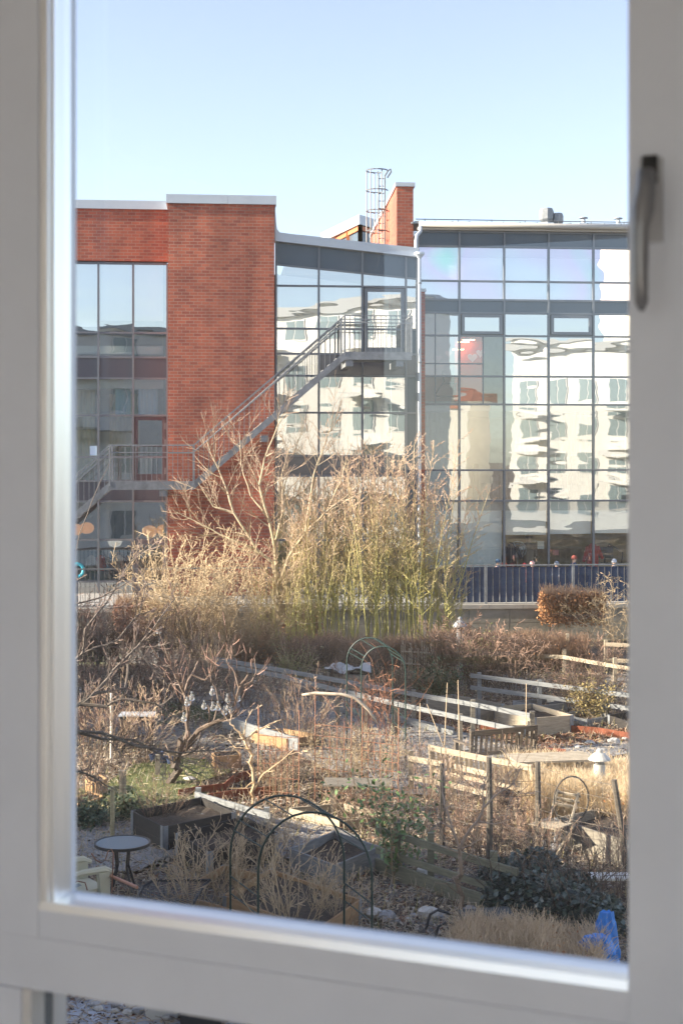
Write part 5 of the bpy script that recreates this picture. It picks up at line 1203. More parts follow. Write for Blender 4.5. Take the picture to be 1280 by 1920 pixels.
a = G(1040, 1600); T = local(a, R(48)); fc = thing('folding_chair', 'weathered wooden folding chair in front of the timber bed', 'chair', a)
m_ = wood('grey_teak', (.20, .17, .13), (.44, .38, .29))
for y in (-.22, .22):
    MB().bar(T(.28, y, 0), T(-.30, y * .9, .45), .03, .05).build('leg', m_, fc); MB().bar(T(-.32, y * .92, 0), T(.22, y * .92, .45), .03, .05).build('leg', m_, fc)
    MB().tube([T(.1, y * .85, .42), T(.22, y * .85, .62), T(.36, y * .85, .88)], .022, 5, True).build('back_post', m_, fc)
b = MB()
for k in range(6): b.bar(T(-.32 + k * .085, -.24, .47), T(-.32 + k * .085, .24, .47), .065, .02)
b.build('seat', m_, fc); b = MB()
for k in range(3): b.bar(T(.27 + k * .045, -.22, .68 + k * .08), T(.27 + k * .045, .22, .68 + k * .08), .05, .016, (.8, 0, .4))
b.build('backrest', m_, fc)
a = G(650, 1535); T = local(a, R(-3)); gt = thing('garden_table', 'low pale slatted table behind the rusty trellises', 'table', a); b = MB()
for k in range(6): b.bar(T(-.4, .0 + k * .1, .55), T(.75, .0 + k * .1, .55), .085, .025)
b.build('table_top', M_old, gt)
for x in (-.25, .6):
    for y in (.05, .45): MB().bar(T(x, y, 0), T(x, y, .535), .04, .04).build('leg', M_old, gt)
# small dark table behind the bulb tree, grill
a = G(415, 1362); T = local(a, 0); ft = thing('folding_table', 'small dark folding table behind the hanging bulbs', 'table', a); MB().bar(T(-.35, 0, .6), T(.35, 0, .6), .5, .025).build('table_top', M_post, ft)
for s_ in (-1, 1): MB().bar(T(s_ * .3, -.2, 0), T(-s_ * .1, -.2, .58), .025, .025).bar(T(s_ * .3, .2, 0), T(-s_ * .1, .2, .58), .025, .025).build('leg', M_dark, ft)
a = G(258, 1408); T = local(a, 0); gr = thing('charcoal_grill', 'black grill cart with a pale rim under the brown bushes', 'grill', a)
MB().box(a.x - .32, a.x + .32, a.y - .2, a.y + .2, a.z + .62, a.z + .72).build('fire_box', M_dark, gr); MB().box(a.x - .35, a.x + .35, a.y - .23, a.y + .23, a.z + .725, a.z + .75).build('rim', M_para, gr)
for sx in (-.28, .28):
    for sy in (-.17, .17): MB().box(a.x + sx - .015, a.x + sx + .015, a.y + sy - .015, a.y + sy + .015, a.z, a.z + .619).build('leg', M_dark, gr)
MB().box(a.x - .28, a.x + .28, a.y - .17, a.y + .17, a.z + .22, a.z + .24).build('shelf', M_dark, gr)

# ---------------------------------------------------------------- lamps
def bollard(label, base, h, r, m):
    rt = thing('bollard_lamp', label, 'lamp', base); MB().lathe(base, [(r, 0), (r, h * .74), (r * .99, h * .75)], 16).build('post', m, rt, True)
    MB().lathe(base, [(r * .8, h * .75), (r * .8, h * .82)], 14).build('lens', M_galv, rt)
    MB().lathe(base, [(r * 1.9, h * .82), (r * 1.85, h * .84), (r * 1.0, h * .92), (r * .55, h * .935), (r * .5, h * .98), (r * .2, h), (0, h)], 18).build('cap', m, rt); return rt
p = G(1123, 1520); bollard('white mushroom-capped bollard lamp in the golden hedge', p, 1.06, .10, mat('bollard_paint', (.46, .45, .42), .5))
p = G(862, 1262); bollard('glazed grey bollard lantern in front of the concrete wall', p, 1.45, .10, M_galvp)
p = G(302, 1245); bollard('grey bollard lantern half hidden by the dark hedge at the left', p, 1.0, .09, M_galvp)

# ---------------------------------------------------------------- round table, plastic chair, hooks, mesh
a = G(230, 1678); rt = thing('bistro_table', 'round frosted glass garden table on dark metal legs', 'table', a)
MB().lathe(a, [(0, .715), (.36, .715), (.36, .722), (0, .7225)], 32).build('glass_top', mat('frosted_glass', (.16, .21, .24), .25, spec=.6), rt)
MB().lathe(a, [(.365, .69), (.385, .69), (.385, .73), (.365, .73), (.362, .712), (.365, .69)], 32).build('rim', M_dark, rt)
for k in range(4):
    th = R(45 + 90 * k); d_ = Vector((math.cos(th), math.sin(th), 0)); MB().tube([a + d_ * .24, a + d_ * .1 + Vector((0, 0, .4)), a + d_ * .13 + Vector((0, 0, .69))], .016, 6, True).build('leg', M_dark, rt)
M_cream = mat('aged_cream_plastic', (.50, .47, .34), .45)
a = G(150, 1722); T = local(a, R(38)); pc = thing('plastic_chair', 'cream plastic garden chair with broad armrests at the left window edge', 'chair', a)
MB().hexa([T(-.25, -.25, .38), T(.25, -.25, .38), T(.25, .25, .38), T(-.25, .25, .38)], [T(-.25, -.25, .42), T(.25, -.25, .43), T(.25, .25, .43), T(-.25, .25, .42)]).build('seat', M_cream, pc)
b = MB()
for k in range(5): x = -.2 + k * .1; b.bar(T(-.25, x, .45), T(-.42, x * 1.1, .95), .07, .02, (1, 0, .3))
b.bar(T(-.40, -.26, .93), T(-.40, .26, .93), .03, .08).build('backrest', M_cream, pc)
for y in (-.3, .3):
    MB().tube([T(-.35, y, .66), T(-.1, y, .68), T(.2, y, .67), T(.32, y, .62)], [.03, .045, .05, .03], 8, True).build('armrest', M_cream, pc); MB().hexa([T(.16, y - .04, 0), T(.26, y - .04, 0), T(.26, y + .04, 0), T(.16, y + .04, 0)], [T(.10, y - .04, .64), T(.26, y - .04, .64), T(.26, y + .04, .64), T(.10, y + .04, .64)]).build('leg', M_cream, pc)
    MB().hexa([T(-.34, y - .04, 0), T(-.26, y - .04, 0), T(-.26, y + .04, 0), T(-.34, y + .04, 0)], [T(-.32, y - .04, .64), T(-.24, y - .04, .64), T(-.24, y + .04, .64), T(-.32, y + .04, .64)]).build('leg', M_cream, pc)
a = G(130, 1740); T = local(a, 0)
tag(MB().bar(G(140, 1722) + Vector((0, 0, .42)), G(250, 1752) + Vector((0, 0, .1)), .14, .05).build('old_board', wood('blue_grey_board', (.18, .20, .20), (.3, .32, .31))), 'blue-grey board lying by the plastic chair', 'board')
for pts, lab in (([(172, 1600), (180, 1612), (190, 1618), (198, 1612), (203, 1596), (209, 1592), (213, 1600), (211, 1650), (208, 1720)], 'rusty shepherd hook in front of the round table'), ([(132, 1700), (135, 1660), (145, 1652), (160, 1655), (165, 1672), (166, 1710)], 'small rusty wire hoop at the plastic chair')):
    tag(MB().tube([P(x, y, 18.6) for x, y in pts], .009, 6).build('shepherd_hook', M_rust, None, True), lab, 'garden hook')
tag(MB().tube([P(198, 1638, 18.8), P(258, 1664, 18.2)], .022, 8, True).build('copper_pipe', mat('copper_brown', (.45, .22, .14), .5)), 'short terracotta-coloured round bar by the wire mesh', 'pipe')
# dark reclining net frame and chicken wire
a = G(300, 1735); T = local(a, R(-12)); ln = thing('mesh_lounger', 'black mesh garden lounger folded up beside the wire fence', 'lounger', a)
fr = [T(-.42, -.1, .05), T(-.3, .2, .42), T(-.22, .35, .46), T(.55, .40, .50)]; fr2 = [T(.35, -.5, .05), T(.45, -.1, .30), T(.5, .3, .46), T(.55, .40, .50)]
MB().tube(fr, .02, 6).tube(fr2, .02, 6).tube([fr[0], fr2[0]], .02, 6).build('frame', M_dark, ln)
b = MB()
for i in range(3):
    for k in range(12):
        p0 = fr[i].lerp(fr[i + 1], k / 12); p1 = fr2[i].lerp(fr2[i + 1], k / 12); p2 = fr[i].lerp(fr[i + 1], (k + .55) / 12); p3 = fr2[i].lerp(fr2[i + 1], (k + .55) / 12); b.quad(p0, p1, p3, p2)
b.build('mesh_fabric', M_dark, ln)
b = MB(); A_, C_ = G(245, 1775), G(420, 1790); 
for k in range(24): p = A_.lerp(C_, k / 23); b.tube([p, p + Vector((0, 0, .75))], .0022, 3)
for j in range(11): b.tube([A_ + Vector((0, 0, .07 * j)), C_ + Vector((0, 0, .07 * j))], .0022, 3)
A_, C_ = G(120, 1790), G(215, 1790)
for k in range(14): p = A_.lerp(C_, k / 13); b.tube([p, p + Vector((0, 0, .62))], .003, 3)
for j in range(8): b.tube([A_ + Vector((0, 0, .08 * j)), C_ + Vector((0, 0, .08 * j))], .0025, 3)
tag(b.build('chicken_wire', M_galv), 'thin rectangular wire netting at the lower left of the window', 'netting')
# wire basket fence at the far left
b = MB(); A_, C_ = G(112, 1520), G(176, 1512)
for k in range(12): p = A_.lerp(C_, k / 11); b.tube([p, p + Vector((0, 0, .95))], .004, 3)
for j in range(8): b.tube([A_ + Vector((0, 0, .13 * j)), C_ + Vector((0, 0, .13 * j))], .0035, 3)
tag(b.build('wire_mesh_screen', M_galv), 'upright wire panel behind the orange planters', 'netting')

# blue pots by the bulb tree, slabs, white plate, yellow tool, bucket
for i, (px, py) in enumerate(((290, 1432), (305, 1436), (322, 1438), (298, 1426))):
    p = G(px, py); tag(MB().lathe(p, [(.07, 0), (.10, .16), (.11, .16), (.11, .18), (.09, .18), (.08, .12), (0, .12)], 14).build('plant_pot', mat('dark_blue_plastic', (.03, .05, .11), .5)), 'dark blue plastic pot in the cluster left of the tree trunk', 'pot', 'blue pots by the pruned tree')
p = G(300, 1468); tag(MB().lathe(p + Vector((0, 0, .06)), [(0, 0), (.08, .005), (.11, .02), (.11, .026), (.08, .012), (0, .008)], 16).build('white_dish', M_white), 'small white dish lying on the lawn left of the trunk', 'dish')
p = G(1010, 1428); sp_ = thing('watering_tool', 'black and yellow garden tool lying beyond the dark bench', 'tool', p); MB().bar(p + Vector((-.3, 0, .12)), p + Vector((.3, .1, .04)), .12, .07).build('handle', mat('yellow_plastic', (.75, .55, .03), .5), sp_); MB().tube([p + Vector((.31, .1, .05)), p + Vector((.62, .2, .03))], [.06, .02], 8, True).build('spout', M_dark, sp_)
p = G(745, 1640)
tag(MB().lathe(G(795, 1655), [(.12, 0), (.14, .12), (.1, .2), (0, .21)], 12).build('white_bucket', M_white), 'white bucket upside down behind the grey-green fence', 'bucket')
tag(MB().box(G(1150, 1690).x - .3, G(1150, 1690).x + .25, G(1150, 1690).y, G(1150, 1690).y + .3, .28, .31).build('lid', M_white), 'white flat lid lying behind the ivy mound', 'lid')

# stones
rn = random.Random(12)
def stone(px, py, s_, m_, lab, grp=None, G_=None):
    c_ = G(px, py) if G_ is None else G_; b = MB(); b.blob(c_ + Vector((0, 0, s_ * .35)), s_, s_ * .75, s_ * .6, 9, 6, .13, rn); o = tag(b.build('stone', m_, None), lab, 'stone', grp); return o
for i, (px, py, s_) in enumerate(((775, 1722, .07), (803, 1722, .16), (826, 1724, .10), (765, 1728, .06), (880, 1716, .13), (900, 1722, .14), (915, 1718, .08), (700, 1718, .12), (725, 1725, .13), (850, 1722, .07), (745, 1730, .05))):
    stone(px, py, s_, (M_stone, M_stonel)[i % 2], 'rounded stone in the row below the grey-green fence', 'row of stones before the grey-green fence')
for i, (px, py, s_) in enumerate(((1082, 1405, .10), (1105, 1398, .12), (1150, 1395, .14), (1170, 1390, .09), (1130, 1410, .08), (1175, 1368, .12))): stone(px, py, s_, M_stonel, 'pale stone in the sunny bed right of the pale raised bed', 'pale stones in the sunny right bed')
for i, (px, py, s_) in enumerate(((1045, 1598, .16), (1022, 1585, .09))): stone(px, py, s_, M_stone, ('big rough stone under the folding chair', 'smaller stone left of the folding chair')[i])
stone(355, 1468, .13, M_stonel, 'pale stone at the edge of the pruned tree bed')

# wheelbarrow
a = G(872, 1775); T0 = local(a, R(8)); T = lambda x, y, z: T0(x * .72 + .1, y * .72, z * .78); wb = thing('wheelbarrow', 'dark wheelbarrow with its handle bent down at the lower centre', 'wheelbarrow', a)
MB().hexa([T(-.1, -.28, .22), T(.5, -.2, .22), T(.5, .2, .22), T(-.1, .28, .22)], [T(-.2, -.36, .48), T(.68, -.3, .52), T(.68, .3, .52), T(-.2, .36, .48)]).build('tray', mat('grey_green_steel', (.05, .06, .06), .45, .5), wb)
for y in (-.33, .33): MB().tube([T(.75, y * .5, .22), T(0, y, .34), T(-.55, y, .5), T(-.68, y, .44), T(-.76, y, .2)], .018, 7, True).build('handle', M_dark, wb)
for y in (-.25, .25): MB().tube([T(-.05, y, .25), T(-.08, y, .0)], .015, 6, True).build('leg', M_dark, wb)
wc = T(.85, 0, .18); MB().tube([wc + Vector((.15 * math.cos(R(30 * k)), 0, .15 * math.sin(R(30 * k)))) for k in range(13)], .035, 8).build('wheel', M_dark, wb)
# rain barrel lid/tank at the bottom edge
a = G(720, 1838); MBq = MB().lathe(a, [(.30, 0), (.33, .34), (.34, .36), (.28, .40), (0, .43)], 24); tag(MBq.build('compost_tub', mat('grey_green_tub', (.16, .2, .2), .5), None, True), 'grey domed tub just above the window rail', 'tub')

# blue tarpaulin bags
def bag(label, px, py, w_, h_, seed):
    rn = random.Random(seed); c_ = G(px, py); b = MB(); N, M_ = 18, 8
    for j in range(M_ + 1):
        t_ = j / M_; rr_ = w_ * (.5 + .12 * math.sin(t_ * 3)) * (1 - .45 * t_ * t_)
        for i in range(N): a_ = 6.28318 * i / N; q_ = rr_ * (1 + .16 * math.sin(i * 2.6 + j * .9) + rn.uniform(-.07, .07)); b.v.append((c_.x + q_ * math.cos(a_), c_.y + q_ * math.sin(a_) * .7, c_.z + h_ * t_ + rn.uniform(-.02, .02)))
    for j in range(M_):
        for i in range(N): k = j * N; b.f.append((k + i, k + (i + 1) % N, k + N + (i + 1) % N, k + N + i)); b.mi.append(0)
    b.f.append(tuple(M_ * N + i for i in range(N))); b.mi.append(0)
    tag(b.build('blue_bag', mat('blue_tarpaulin', (.03, .20, .62), .35, bump=.02, bscale=7)), label, 'bag')
bag('crumpled bright blue tarpaulin bag in front of the lower right hedge', 1118, 1832, .44, .48, 1); bag('upright blue bag standing behind the crumpled one', 1136, 1808, .26, .62, 2)

# ---------------------------------------------------------------- strip seen through the small lower window
b = MB(); rn = random.Random(14); M_pav = mat('pale_paving', (.36, .38, .42), .85, var=.2, vscale=4)
x0 = -3.7
for i in range(10):
    for j in range(6): x = x0 + i * .31; y = 14.6 + j * .31; b.box(x, x + .30, y, y + .30, .0, .052 + rn.uniform(-.002, .002))
b.build('paving', M_pav, kind='structure')
b = MB(); b.cur = 0
for i in range(420):
    x = -3.4 + rn.random() * 1.9; y = 15.85 + rn.random() * .55; s_ = rn.uniform(.02, .05); a_ = rn.uniform(0, 3.14); u_ = Vector((math.cos(a_), math.sin(a_), rn.gauss(0, .3))) * s_; v_ = Vector((-math.sin(a_), math.cos(a_), rn.gauss(0, .3))) * s_ * .5; q_ = Vector((x, y, .08 + rn.random() * .05)); b.hexa([q_ - u_ - v_, q_ + u_ - v_, q_ + u_ + v_, q_ - u_ + v_], [p_ + Vector((0, 0, .02)) for p_ in (q_ - u_ - v_, q_ + u_ - v_, q_ + u_ + v_, q_ - u_ + v_)])
o = b.build('bark_chips', mat('red_bark_chips', (.10, .045, .03), .8, c2=(.30, .15, .10), vscale=14), kind='stuff'); o['label'] = 'red-brown bark chips on paving under the small lower window'; o['category'] = 'bark chips'
for k in range(22):
    x = -2.75 + rn.random() * 1.5; y = 15.45 + rn.random() * .5 - (x + 2.75) * .25; stone(0, 0, rn.uniform(.04, .085), (M_stone, M_stonel)[k % 2], 'rounded cobble in the heap seen through the lower window', 'cobbles beyond the lower window', Vector((x, y, .05)))
a = Vector((-1.9, 15.35, .05)); tag(MB().hexa([a + Vector(q_) for q_ in ((-.16, -.1, 0), (.16, -.1, 0), (.16, .1, 0), (-.16, .1, 0))], [a + Vector(q_) for q_ in ((-.2, -.13, .26), (.2, -.13, .3), (.2, .13, .3), (-.2, .13, .26))]).build('white_tub', M_white), 'white tub standing beyond the lower window', 'tub')
a = Vector((-1.45, 15.0, .05)); tag(MB().hexa([a + Vector(q_) for q_ in ((-.2, -.1, 0), (.2, -.1, 0), (.2, .3, 0), (-.2, .3, 0))], [a + Vector(q_) for q_ in ((-.24, -.13, .36), (.24, -.13, .36), (.24, .33, .36), (-.24, .33, .36))]).build('black_crate', M_dark), 'black crate beside the white tub beyond the lower window', 'crate')

# ---------------------------------------------------------------- people on the terrace
def person(label, px, off, H, coat, hat, yaw=0, scarf=False, skin=(.55, .36, .27), z=ZT, lean=0, group=None):
    u = fu(px, off); o0 = F(u, off, z); T = local(o0, yaw); k = H / 1.75
    rt = thing('person', label, 'person', o0, group)
    V = [(0, 0, .92), (0, lean * .5, 1.15), (0, lean, 1.40), (0, lean, 1.50), (0, lean - .02, 1.62), (0, lean - .02, 1.70)]
    rad = [.14, .15, .15, .06, .10, .07]; E = [(0, 1), (1, 2), (2, 3), (3, 4), (4, 5)]
    for s_ in (-1, 1):
        i = len(V); V += [(s_ * .09, 0, .85), (s_ * .10, .02, .48), (s_ * .10, 0, .08), (s_ * .11, -.12, .04)]; rad += [.095, .065, .05, .04]; E += [(0, i), (i, i + 1), (i + 1, i + 2), (i + 2, i + 3)]
        i = len(V); V += [(s_ * .19, lean, 1.38), (s_ * .25, lean, 1.12), (s_ * .2, lean - .18, .98), (s_ * .17, lean - .26, .96)]; rad += [.06, .048, .036, .03]; E += [(2, i), (i, i + 1), (i + 1, i + 2), (i + 2, i + 3)]
    me = bpy.data.meshes.new('body'); me.from_pydata([tuple((T(*[c * k for c in v]) - o0)) for v in V], E, [])
    ob = bpy.data.objects.new('body', me); col.objects.link(ob); ob.parent = rt
    md = ob.modifiers.new('skin', 'SKIN'); 
    for i, v in enumerate(me.skin_vertices[0].data): v.radius = (rad[i] * k, rad[i] * k * .85); v.use_root = (i == 0)
    ob.modifiers.new('sub', 'SUBSURF').levels = 2; ob.modifiers['sub'].render_levels = 2
    me.materials.append(mat('skin_%d' % int(skin[0] * 100), skin, .6))
    hk = k * (1.0 if H > 1.5 else 1.06); hc = T(0, (lean - .02) * k, 1.66 * k)
    # coat, trousers, hat, face details
    b = MB(); b.tube([T(0, 0, .72 * k), T(0, lean * .3 * k, .95 * k), T(0, lean * .7 * k, 1.2 * k), T(0, lean * k, 1.4 * k), T(0, lean * k, 1.5 * k)], [.21 * k, .20 * k, .20 * k, .19 * k, .08 * k], 12, True)
    for s_ in (-1, 1): b.tube([T(s_ * .15 * k, lean * k, 1.42 * k), T(s_ * .26 * k, lean * k, 1.12 * k), T(s_ * .2 * k, (lean - .17) * k, .99 * k)], [.085 * k, .07 * k, .055 * k], 9, True)
    b.build('coat', mat('coat_%02d%02d%02d' % tuple(int(c * 99) for c in coat), coat, .85), rt, True)
    b = MB()
    for s_ in (-1, 1): b.tube([T(s_ * .08 * k, 0, .88 * k), T(s_ * .1 * k, .02 * k, .48 * k), T(s_ * .1 * k, 0, .1 * k)], [.11 * k, .08 * k, .065 * k], 9, True)
    b.build('trousers', mat('dark_trousers', (.04, .045, .06), .85), rt, True)
    b = MB(); b.lathe(hc, [(.128 * hk, .0 * hk), (.132 * hk, .05 * hk), (.115 * hk, .12 * hk), (.07 * hk, .165 * hk), (0, .185 * hk)], 14); b.build('knitted_hat', mat('hat_%02d%02d%02d' % tuple(int(c * 99) for c in hat), hat, .95, var=.3, vscale=30), rt, True)
    b = MB(); b.blob(T(0, (lean - .125) * k, 1.62 * k), .018 * hk, .03 * hk, .02 * hk, 6, 5); 
    b.build('nose', mat('skin_%d' % int(skin[0] * 100), skin, .6), rt, True)
    b = MB()
    for s_ in (-1, 1): b.blob(T(s_ * .04 * k, (lean - .112) * k, 1.655 * k), .012, .01, .009, 6, 5)
    b.build('eyes', M_dark, rt, True); return rt
person('child with a dark blue knitted hat behind the left end of the blue screen', 933, -.35, 1.05, (.03, .04, .09), (.04, .09, .16), R(200))
person('child with a pale pink hat facing the window behind the blue screen', 997, -.3, .99, (.25, .06, .08), (.68, .38, .36), R(10))
person('child in a red coat, head just above the blue screen', 982, -.5, .94, (.5, .05, .05), (.4, .04, .05), R(60))
person('child with a grey bobble hat behind the middle of the blue screen', 1043, -.35, .98, (.35, .38, .45), (.30, .33, .38), R(-30))
person('adult in a navy hooded coat and red patterned hat bending forwards', 1071, -.45, 1.16, (.02, .045, .13), (.22, .06, .05), R(70), lean=-.10)
person('child with a light grey hat at the right behind the blue screen', 1150, -.4, 1.04, (.2, .2, .24), (.50, .54, .60), R(20))
person('adult in a beige jumper with dark hair standing inside behind the glass', 990, ORt + 1.6, 1.70, (.45, .38, .30), (.05, .03, .02), R(170))

# ---------------------------------------------------------------- buildings on our side (seen mirrored in the glass) and our own wall, plus an added shading block
M_siding = bpy.data.materials.new('white_lap_siding'); M_siding.use_nodes = True
n = M_siding.node_tree.nodes; l = M_siding.node_tree.links; bs = n['Principled BSDF']; bs.inputs['Base Color'].default_value = (.80, .79, .74, 1); bs.inputs['Roughness'].default_value = .7
tc = n.new('ShaderNodeTexCoord'); wv = n.new('ShaderNodeTexWave'); wv.wave_type = 'BANDS'; wv.bands_direction = 'Z'; wv.wave_profile = 'SAW'; wv.inputs['Scale'].default_value = 1.3
bu = n.new('ShaderNodeBump'); bu.inputs['Distance'].default_value = .05; l.new(tc.outputs['Object'], wv.inputs[0]); l.new(wv.outputs[0], bu.inputs['Height']); l.new(bu.outputs[0], bs.inputs['Normal'])
WA = R(-22.1); WC, WS = math.cos(WA), math.sin(WA)       # our wall runs to the right and towards the camera
WP = Vector((0, 1.9, 0))
def W(a, o, z): return Vector((WP.x + a * WC - o * WS, WP.y + a * WS + o * WC, z))
def wbox(b, a0, a1, o0, o1, z0, z1): return b.hexa([W(a0, o0, z0), W(a1, o0, z0), W(a1, o1, z0), W(a0, o1, z0)], [W(a0, o0, z1), W(a1, o0, z1), W(a1, o1, z1), W(a0, o1, z1)])
ap = thing('apartment_block', 'white lap-sided apartment block that holds the window', 'building', W(0, .2, 0))
HA = 13.5; HB = 14.5
hx0, hx1, hz0, hz1 = -.62, .52, 4.66, 7.05               # opening of our window
b = MB(); wbox(b, -46, -12, .06, .30, 0, HB); wbox(b, -11.99, hx0, .06, .30, 0, HA); wbox(b, hx1, 3.4, .06, .30, 0, HA); wbox(b, hx0, hx1, .06, .30, 0, hz0); wbox(b, hx0, hx1, .06, .30, hz1, HA); b.build('facade_wall', M_siding, ap)
b = MB(); wbox(b, -46.2, -11.8, -6, .55, HB, HB + .35); wbox(b, -11.79, 3.6, -6, .55, HA, HA + .35); b.build('roof', M_slab, ap)
b = MB(); wbox(b, -46, -45.8, -6, .05, 0, HB); wbox(b, -12.2, -12, -6, .05, HA, HB); wbox(b, 3.2, 3.4, -6, .05, 0, HA); b.build('end_wall', M_siding, ap)
M_winc = mat('apartment_glazing', (.20, .26, .28), .05, spec=.9)
for a in range(-43, 1, 4):
    for z in (1.2, 4.9, 8.2, 11.5):
        if abs(a + 1 - 0) < 2.2 and z == 4.9: continue
        f_ = MB(); wbox(f_, a, a + .1, .30, .36, z, z + 1.8); wbox(f_, a + 1.7, a + 1.8, .30, .36, z, z + 1.8); wbox(f_, a + .1, a + 1.7, .30, .36, z + 1.7, z + 1.8); wbox(f_, a + .1, a + 1.7, .30, .36, z, z + .1); wbox(f_, a + .86, a + .94, .30, .35, z + .1, z + 1.7)
        fo = f_.build('window', M_white, ap); gq = MB(); gq.quad(W(a + .1, .31, z + .1), W(a + 1.7, .31, z + .1), W(a + 1.7, .31, z + 1.7), W(a + .1, .31, z + 1.7)); gq.build('pane', M_winc, fo)
for a in (-25, -9.5):
    for z in (4.2, 7.5, 10.8):
        b = MB(); wbox(b, a, a + 3.4, .31, 1.9, z, z + .18); b.build('balcony_slab', M_cap, ap); b = MB(); wbox(b, a, a + 3.4, 1.86, 1.9, z + .19, z + 1.2); b.build('balcony_front', M_white, ap)
# neighbouring blocks
def block(label, x0, x1, y0, y1, h, m, roofm, wins=True):
    rt = thing('neighbour_block', label, 'building', ((x0 + x1) / 2, (y0 + y1) / 2, 0)); MB().box(x0, x1, y0, y1, 0, h).build('wall', m, rt); MB().box(x0 - .4, x1 + .4, y0 - .4, y1 + .4, h, h + .4).build('roof', roofm, rt)
    if wins:
        x = x0 + 1.2
        while x < x1 - 2:
            z = 1.5
            while z < h - 2:
                f_ = MB().box(x, x + 1.7, y1 + .001, y1 + .05, z, z + 1.9).build('window', M_white, rt); MB().box(x + .12, x + 1.58, y1 + .051, y1 + .07, z + .12, z + 1.78).build('pane', M_winc, f_); z += 3.2
            x += 3.4
def rblock(label, x0, y0, L, D, h, ang, m, roofm):
    T = local(Vector((x0, y0, 0)), ang); rt = thing('neighbour_block', label, 'building', (x0, y0, 0)); q = [(0, 0), (L, 0), (L, -D), (0, -D)]
    MB().hexa([T(x, y, 0) for x, y in q[::-1]], [T(x, y, h) for x, y in q[::-1]]).build('wall', m, rt)
    q2 = [(-.5, .5), (L + .5, .5), (L + .5, -D - .5), (-.5, -D - .5)]; MB().hexa([T(x, y, h) for x, y in q2[::-1]], [T(x, y, h + .45) for x, y in q2[::-1]]).build('roof', roofm, rt)
    x = .7
    while x < L - 2:
        z = 1.4
        while z < h - 2.2:
            f_ = MB(); f_.hexa([T(*v) for v in ((x, .001, z), (x + 1.8, .001, z), (x + 1.8, .06, z), (x, .06, z))][::-1], [T(*v) for v in ((x, .001, z + 1.9), (x + 1.8, .001, z + 1.9), (x + 1.8, .06, z + 1.9), (x, .06, z + 1.9))][::-1]); fo = f_.build('window', M_white, rt)
            for a0 in (.1, .95): MB().hexa([T(*v) for v in ((x + a0, .062, z + .12), (x + a0 + .75, .062, z + .12), (x + a0 + .75, .08, z + .12), (x + a0, .08, z + .12))][::-1], [T(*v) for v in ((x + a0, .062, z + 1.78), (x + a0 + .75, .062, z + 1.78), (x + a0 + .75, .08, z + 1.78), (x + a0, .08, z + 1.78))][::-1]).build('pane', M_winc, fo)
            if int(x / 2.9) % 3 == 0 and z > 3: MB().hexa([T(*v) for v in ((x - .3, .1, z - .9), (x + 2.6, .1, z - .9), (x + 2.6, 1.4, z - .9), (x - .3, 1.4, z - .9))][::-1], [T(*v) for v in ((x - .3, .1, z - .7), (x + 2.6, .1, z - .7), (x + 2.6, 1.4, z - .7), (x - .3, 1.4, z - .7))][::-1]).build('balcony', M_white, rt)
            z += 3.2
        x += 2.9
rblock('white lap-sided block directly across, mirrored in the sloping-roofed glass wing', 4, -15, 14.5, 5, 16.5, R(45), M_siding, M_slab)
rblock('white block further right, mirrored in the hall glazing', 31, -36, 22, 9, 16, R(45), M_siding, M_slab)
block('tall cream tower far behind, mirrored in the upper right panes', 50, 70, -64, -50, 38, mat('cream_render', (.80, .76, .66), .8), M_slab)
rblock('lower cream house with a clay roof far behind between the white blocks', 11, -51, 20, 8, 11.5, R(32), mat('cream_render', (.80, .76, .66), .8), mat('clay_roof', (.40, .15, .08), .8))
block('unseen tall block added at the far left to shade the gravel ramp', -66, -50, 22.5, 29, 23, M_siding, M_slab, False)  # added out of view, placed and sized to throw shade over the ramp

# ---------------------------------------------------------------- the room and the window in front of the camera
room = thing('room', 'white painted room behind the window frame', 'room', W(0, -2, 4.4))
b = MB(); wbox(b, -2.2, hx0, -.10, .05, 4.4, 7.2); wbox(b, hx1, 1.9, -.10, .05, 4.4, 7.2); wbox(b, hx0, hx1, -.10, .05, 4.4, hz0); wbox(b, hx0, hx1, -.10, .05, hz1, 7.2); b.build('window_wall', mat('interior_white_wall', (.72, .71, .70), .8), room)
b = MB(); wbox(b, -2.3, 2.0, -5.9, .05, 4.25, 4.4); b.build('room_floor', mat('oak_floor', (.45, .43, .41), .5), room)
b = MB(); wbox(b, -2.3, 2.0, -5.9, .05, 7.2, 7.35); wbox(b, -2.35, -2.2, -5.9, .05, 4.4, 7.2); wbox(b, 1.9, 2.05, -5.9, .05, 4.4, 7.2); b.build('room_walls', mat('interior_white_wall', (.72, .71, .70)), room)
# window: a coordinate along the wall, at interior face plane o=0
def wa(px, o=0.0):
    k = (px - CX) / FPX; # point W(a,o): X/Y=k
    return (k * (WP.y + o * WC) - WP.x + o * WS) / (WC - k * WS)
def wz(py, px, o=0.0):
    p = W(wa(px, o), o, 0); return CAMZ + (HZ - py) * p.y / FPX
win = thing('window', 'white framed window with a grey-lit sash, seen slightly blurred', 'window', W(0, 0, wz(1770, 640)))
aL0 = -.60; aL = wa(72); aG = wa(130, .085); aR = wa(1177); zB = wz(1768, 640); zBg = wz(1748, 640, .085); zTop = 7.0
zS = wz(1842, 640)                                        # lower edge of the sash's bottom rail
zF = wz(1925, 535, .01)
b = MB(); wbox(b, aL0, aL, .0, .10, zS, zTop); b.build('left_stile', M_pvc, win)
b = MB(); b.hexa([W(aL + .0005, .004, zB - .01), W(aL + .012, .004, zB - .01), W(aG, .085, zB - .01), W(aL + .0005, .085, zB - .01)], [W(aL + .0005, .004, zTop), W(aL + .012, .004, zTop), W(aG, .085, zTop), W(aL + .0005, .085, zTop)]); wbox(b, aL + .0125, aL + .019, .012, .02, zB - .01, zTop); b.build('left_bead', M_bead, win)
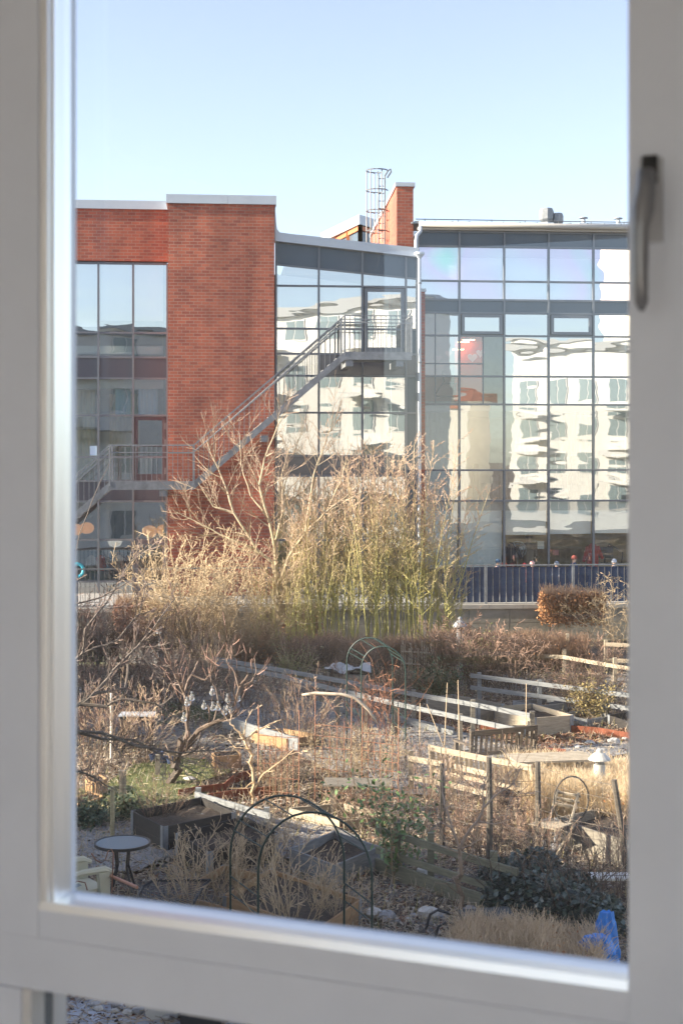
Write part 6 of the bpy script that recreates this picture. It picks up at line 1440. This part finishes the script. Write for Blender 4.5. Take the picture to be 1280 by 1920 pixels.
b = MB(); wbox(b, aL + .0005, aR - .0005, .001, .10, zS, zB - .012); b.build('bottom_rail', M_pvc, win)
b = MB(); b.hexa([W(aL + .0005, .0, zB - .0115), W(aR - .0005, .0, zB - .0115), W(aR - .0005, .0845, zB - .0115), W(aL + .0005, .0845, zB - .0115)], [W(aL + .0005, .003, zB), W(aR - .0005, .003, zB), W(aR - .0005, .0845, zBg), W(aL + .0005, .0845, zBg)]); b.build('bottom_bead', M_bead, win)
b = MB(); wbox(b, aR, aR + .076, .0, .10, 4.8, zTop); wbox(b, aR + .0765, aR + .16, .012, .10, 4.8, zTop); b.build('right_stile', M_pvc, win)
b = MB(); wbox(b, aL, aR, .0, .10, zTop - .08, zTop); b.build('top_rail', M_pvc, win)
b = MB(); b.quad(W(aG - .03, .088, zBg - .01), W(aR, .088, zBg - .01), W(aR, .088, zTop - .05), W(aG - .03, .088, zTop - .05)); b.build('glass_pane', M_glassc, win)
# outer frame below the sash: transom over the small lower light
zL = wz(1856, 105, .01)
b = MB(); wbox(b, aL0 + .018, aR - .001, -.001, .09, zL, zS - .0003); b.build('transom', M_pvc, win)
b = MB(); wbox(b, aL0, aL0 + .0165, -.002, .09, 4.68, zS - .004); wbox(b, aL0 + .018, wa(45, 0) , -.006, .09, 4.68, zL - .0005); b.build('outer_frame', M_pvc, win)
b = MB(); wbox(b, wa(45) + .0006, wa(62), -.004, .07, 4.68, zL - .001); wbox(b, wa(90, .05), wa(101, .05), .05, .085, 4.68, zL - .001); b.build('lower_bead', M_bead, win)
b = MB(); wbox(b, wa(62) + .0006, wa(90, .05) - .0006, .03, .08, 4.68, zL - .001); b.build('spacer', M_galv, win)
b = MB(); b.quad(W(aL0 + .05, .088, 4.68), W(aR, .088, 4.68), W(aR, .088, zL), W(aL0 + .05, .088, zL)); b.build('lower_pane', M_glassc, win)
# handle on the right stile
ax_ = wa(1222); 
hb = MB(); wbox(hb, ax_ - .013, ax_ + .013, -.012, -.0, wz(455, 1213), wz(300, 1213)); h0 = hb.build('handle', mat('handle_plate', (.52, .52, .53), .4, .2), win)
def hsub(mb, nm, m_): mb.build(nm, m_, h0, True)
zc1 = wz(322, 1205); 
hm = MB(); c0 = W(ax_ + .001, -.012, wz(340, 1213)); c1 = W(ax_ + .001, -.045, wz(340, 1213)); hm.tube([c0, c1], [.0085, .0085], 12, True); hsub(hm, 'spindle', M_dark)
hm = MB(); hp_ = [W(ax_, -.040, wz(332, 1213)), W(ax_, -.044, wz(370, 1213)), W(ax_ - .002, -.05, wz(405, 1213)), W(ax_ - .004, -.054, wz(440, 1213)), W(ax_ - .004, -.054, wz(520, 1213)), W(ax_ - .004, -.05, wz(575, 1213)), W(ax_ - .004, -.046, wz(588, 1213))]
hm.tube(hp_, [.010, .012, .0135, .0095, .009, .008, .004], 12, True); hsub(hm, 'lever', mat('brushed_handle', (.30, .30, .31), .3, .5))
hm = MB(); wbox(hm, ax_ - .009, ax_ + .009, -.02, -.0125, wz(330, 1213) - .001, wz(298, 1213)); hsub(hm, 'lock_button', M_dark)
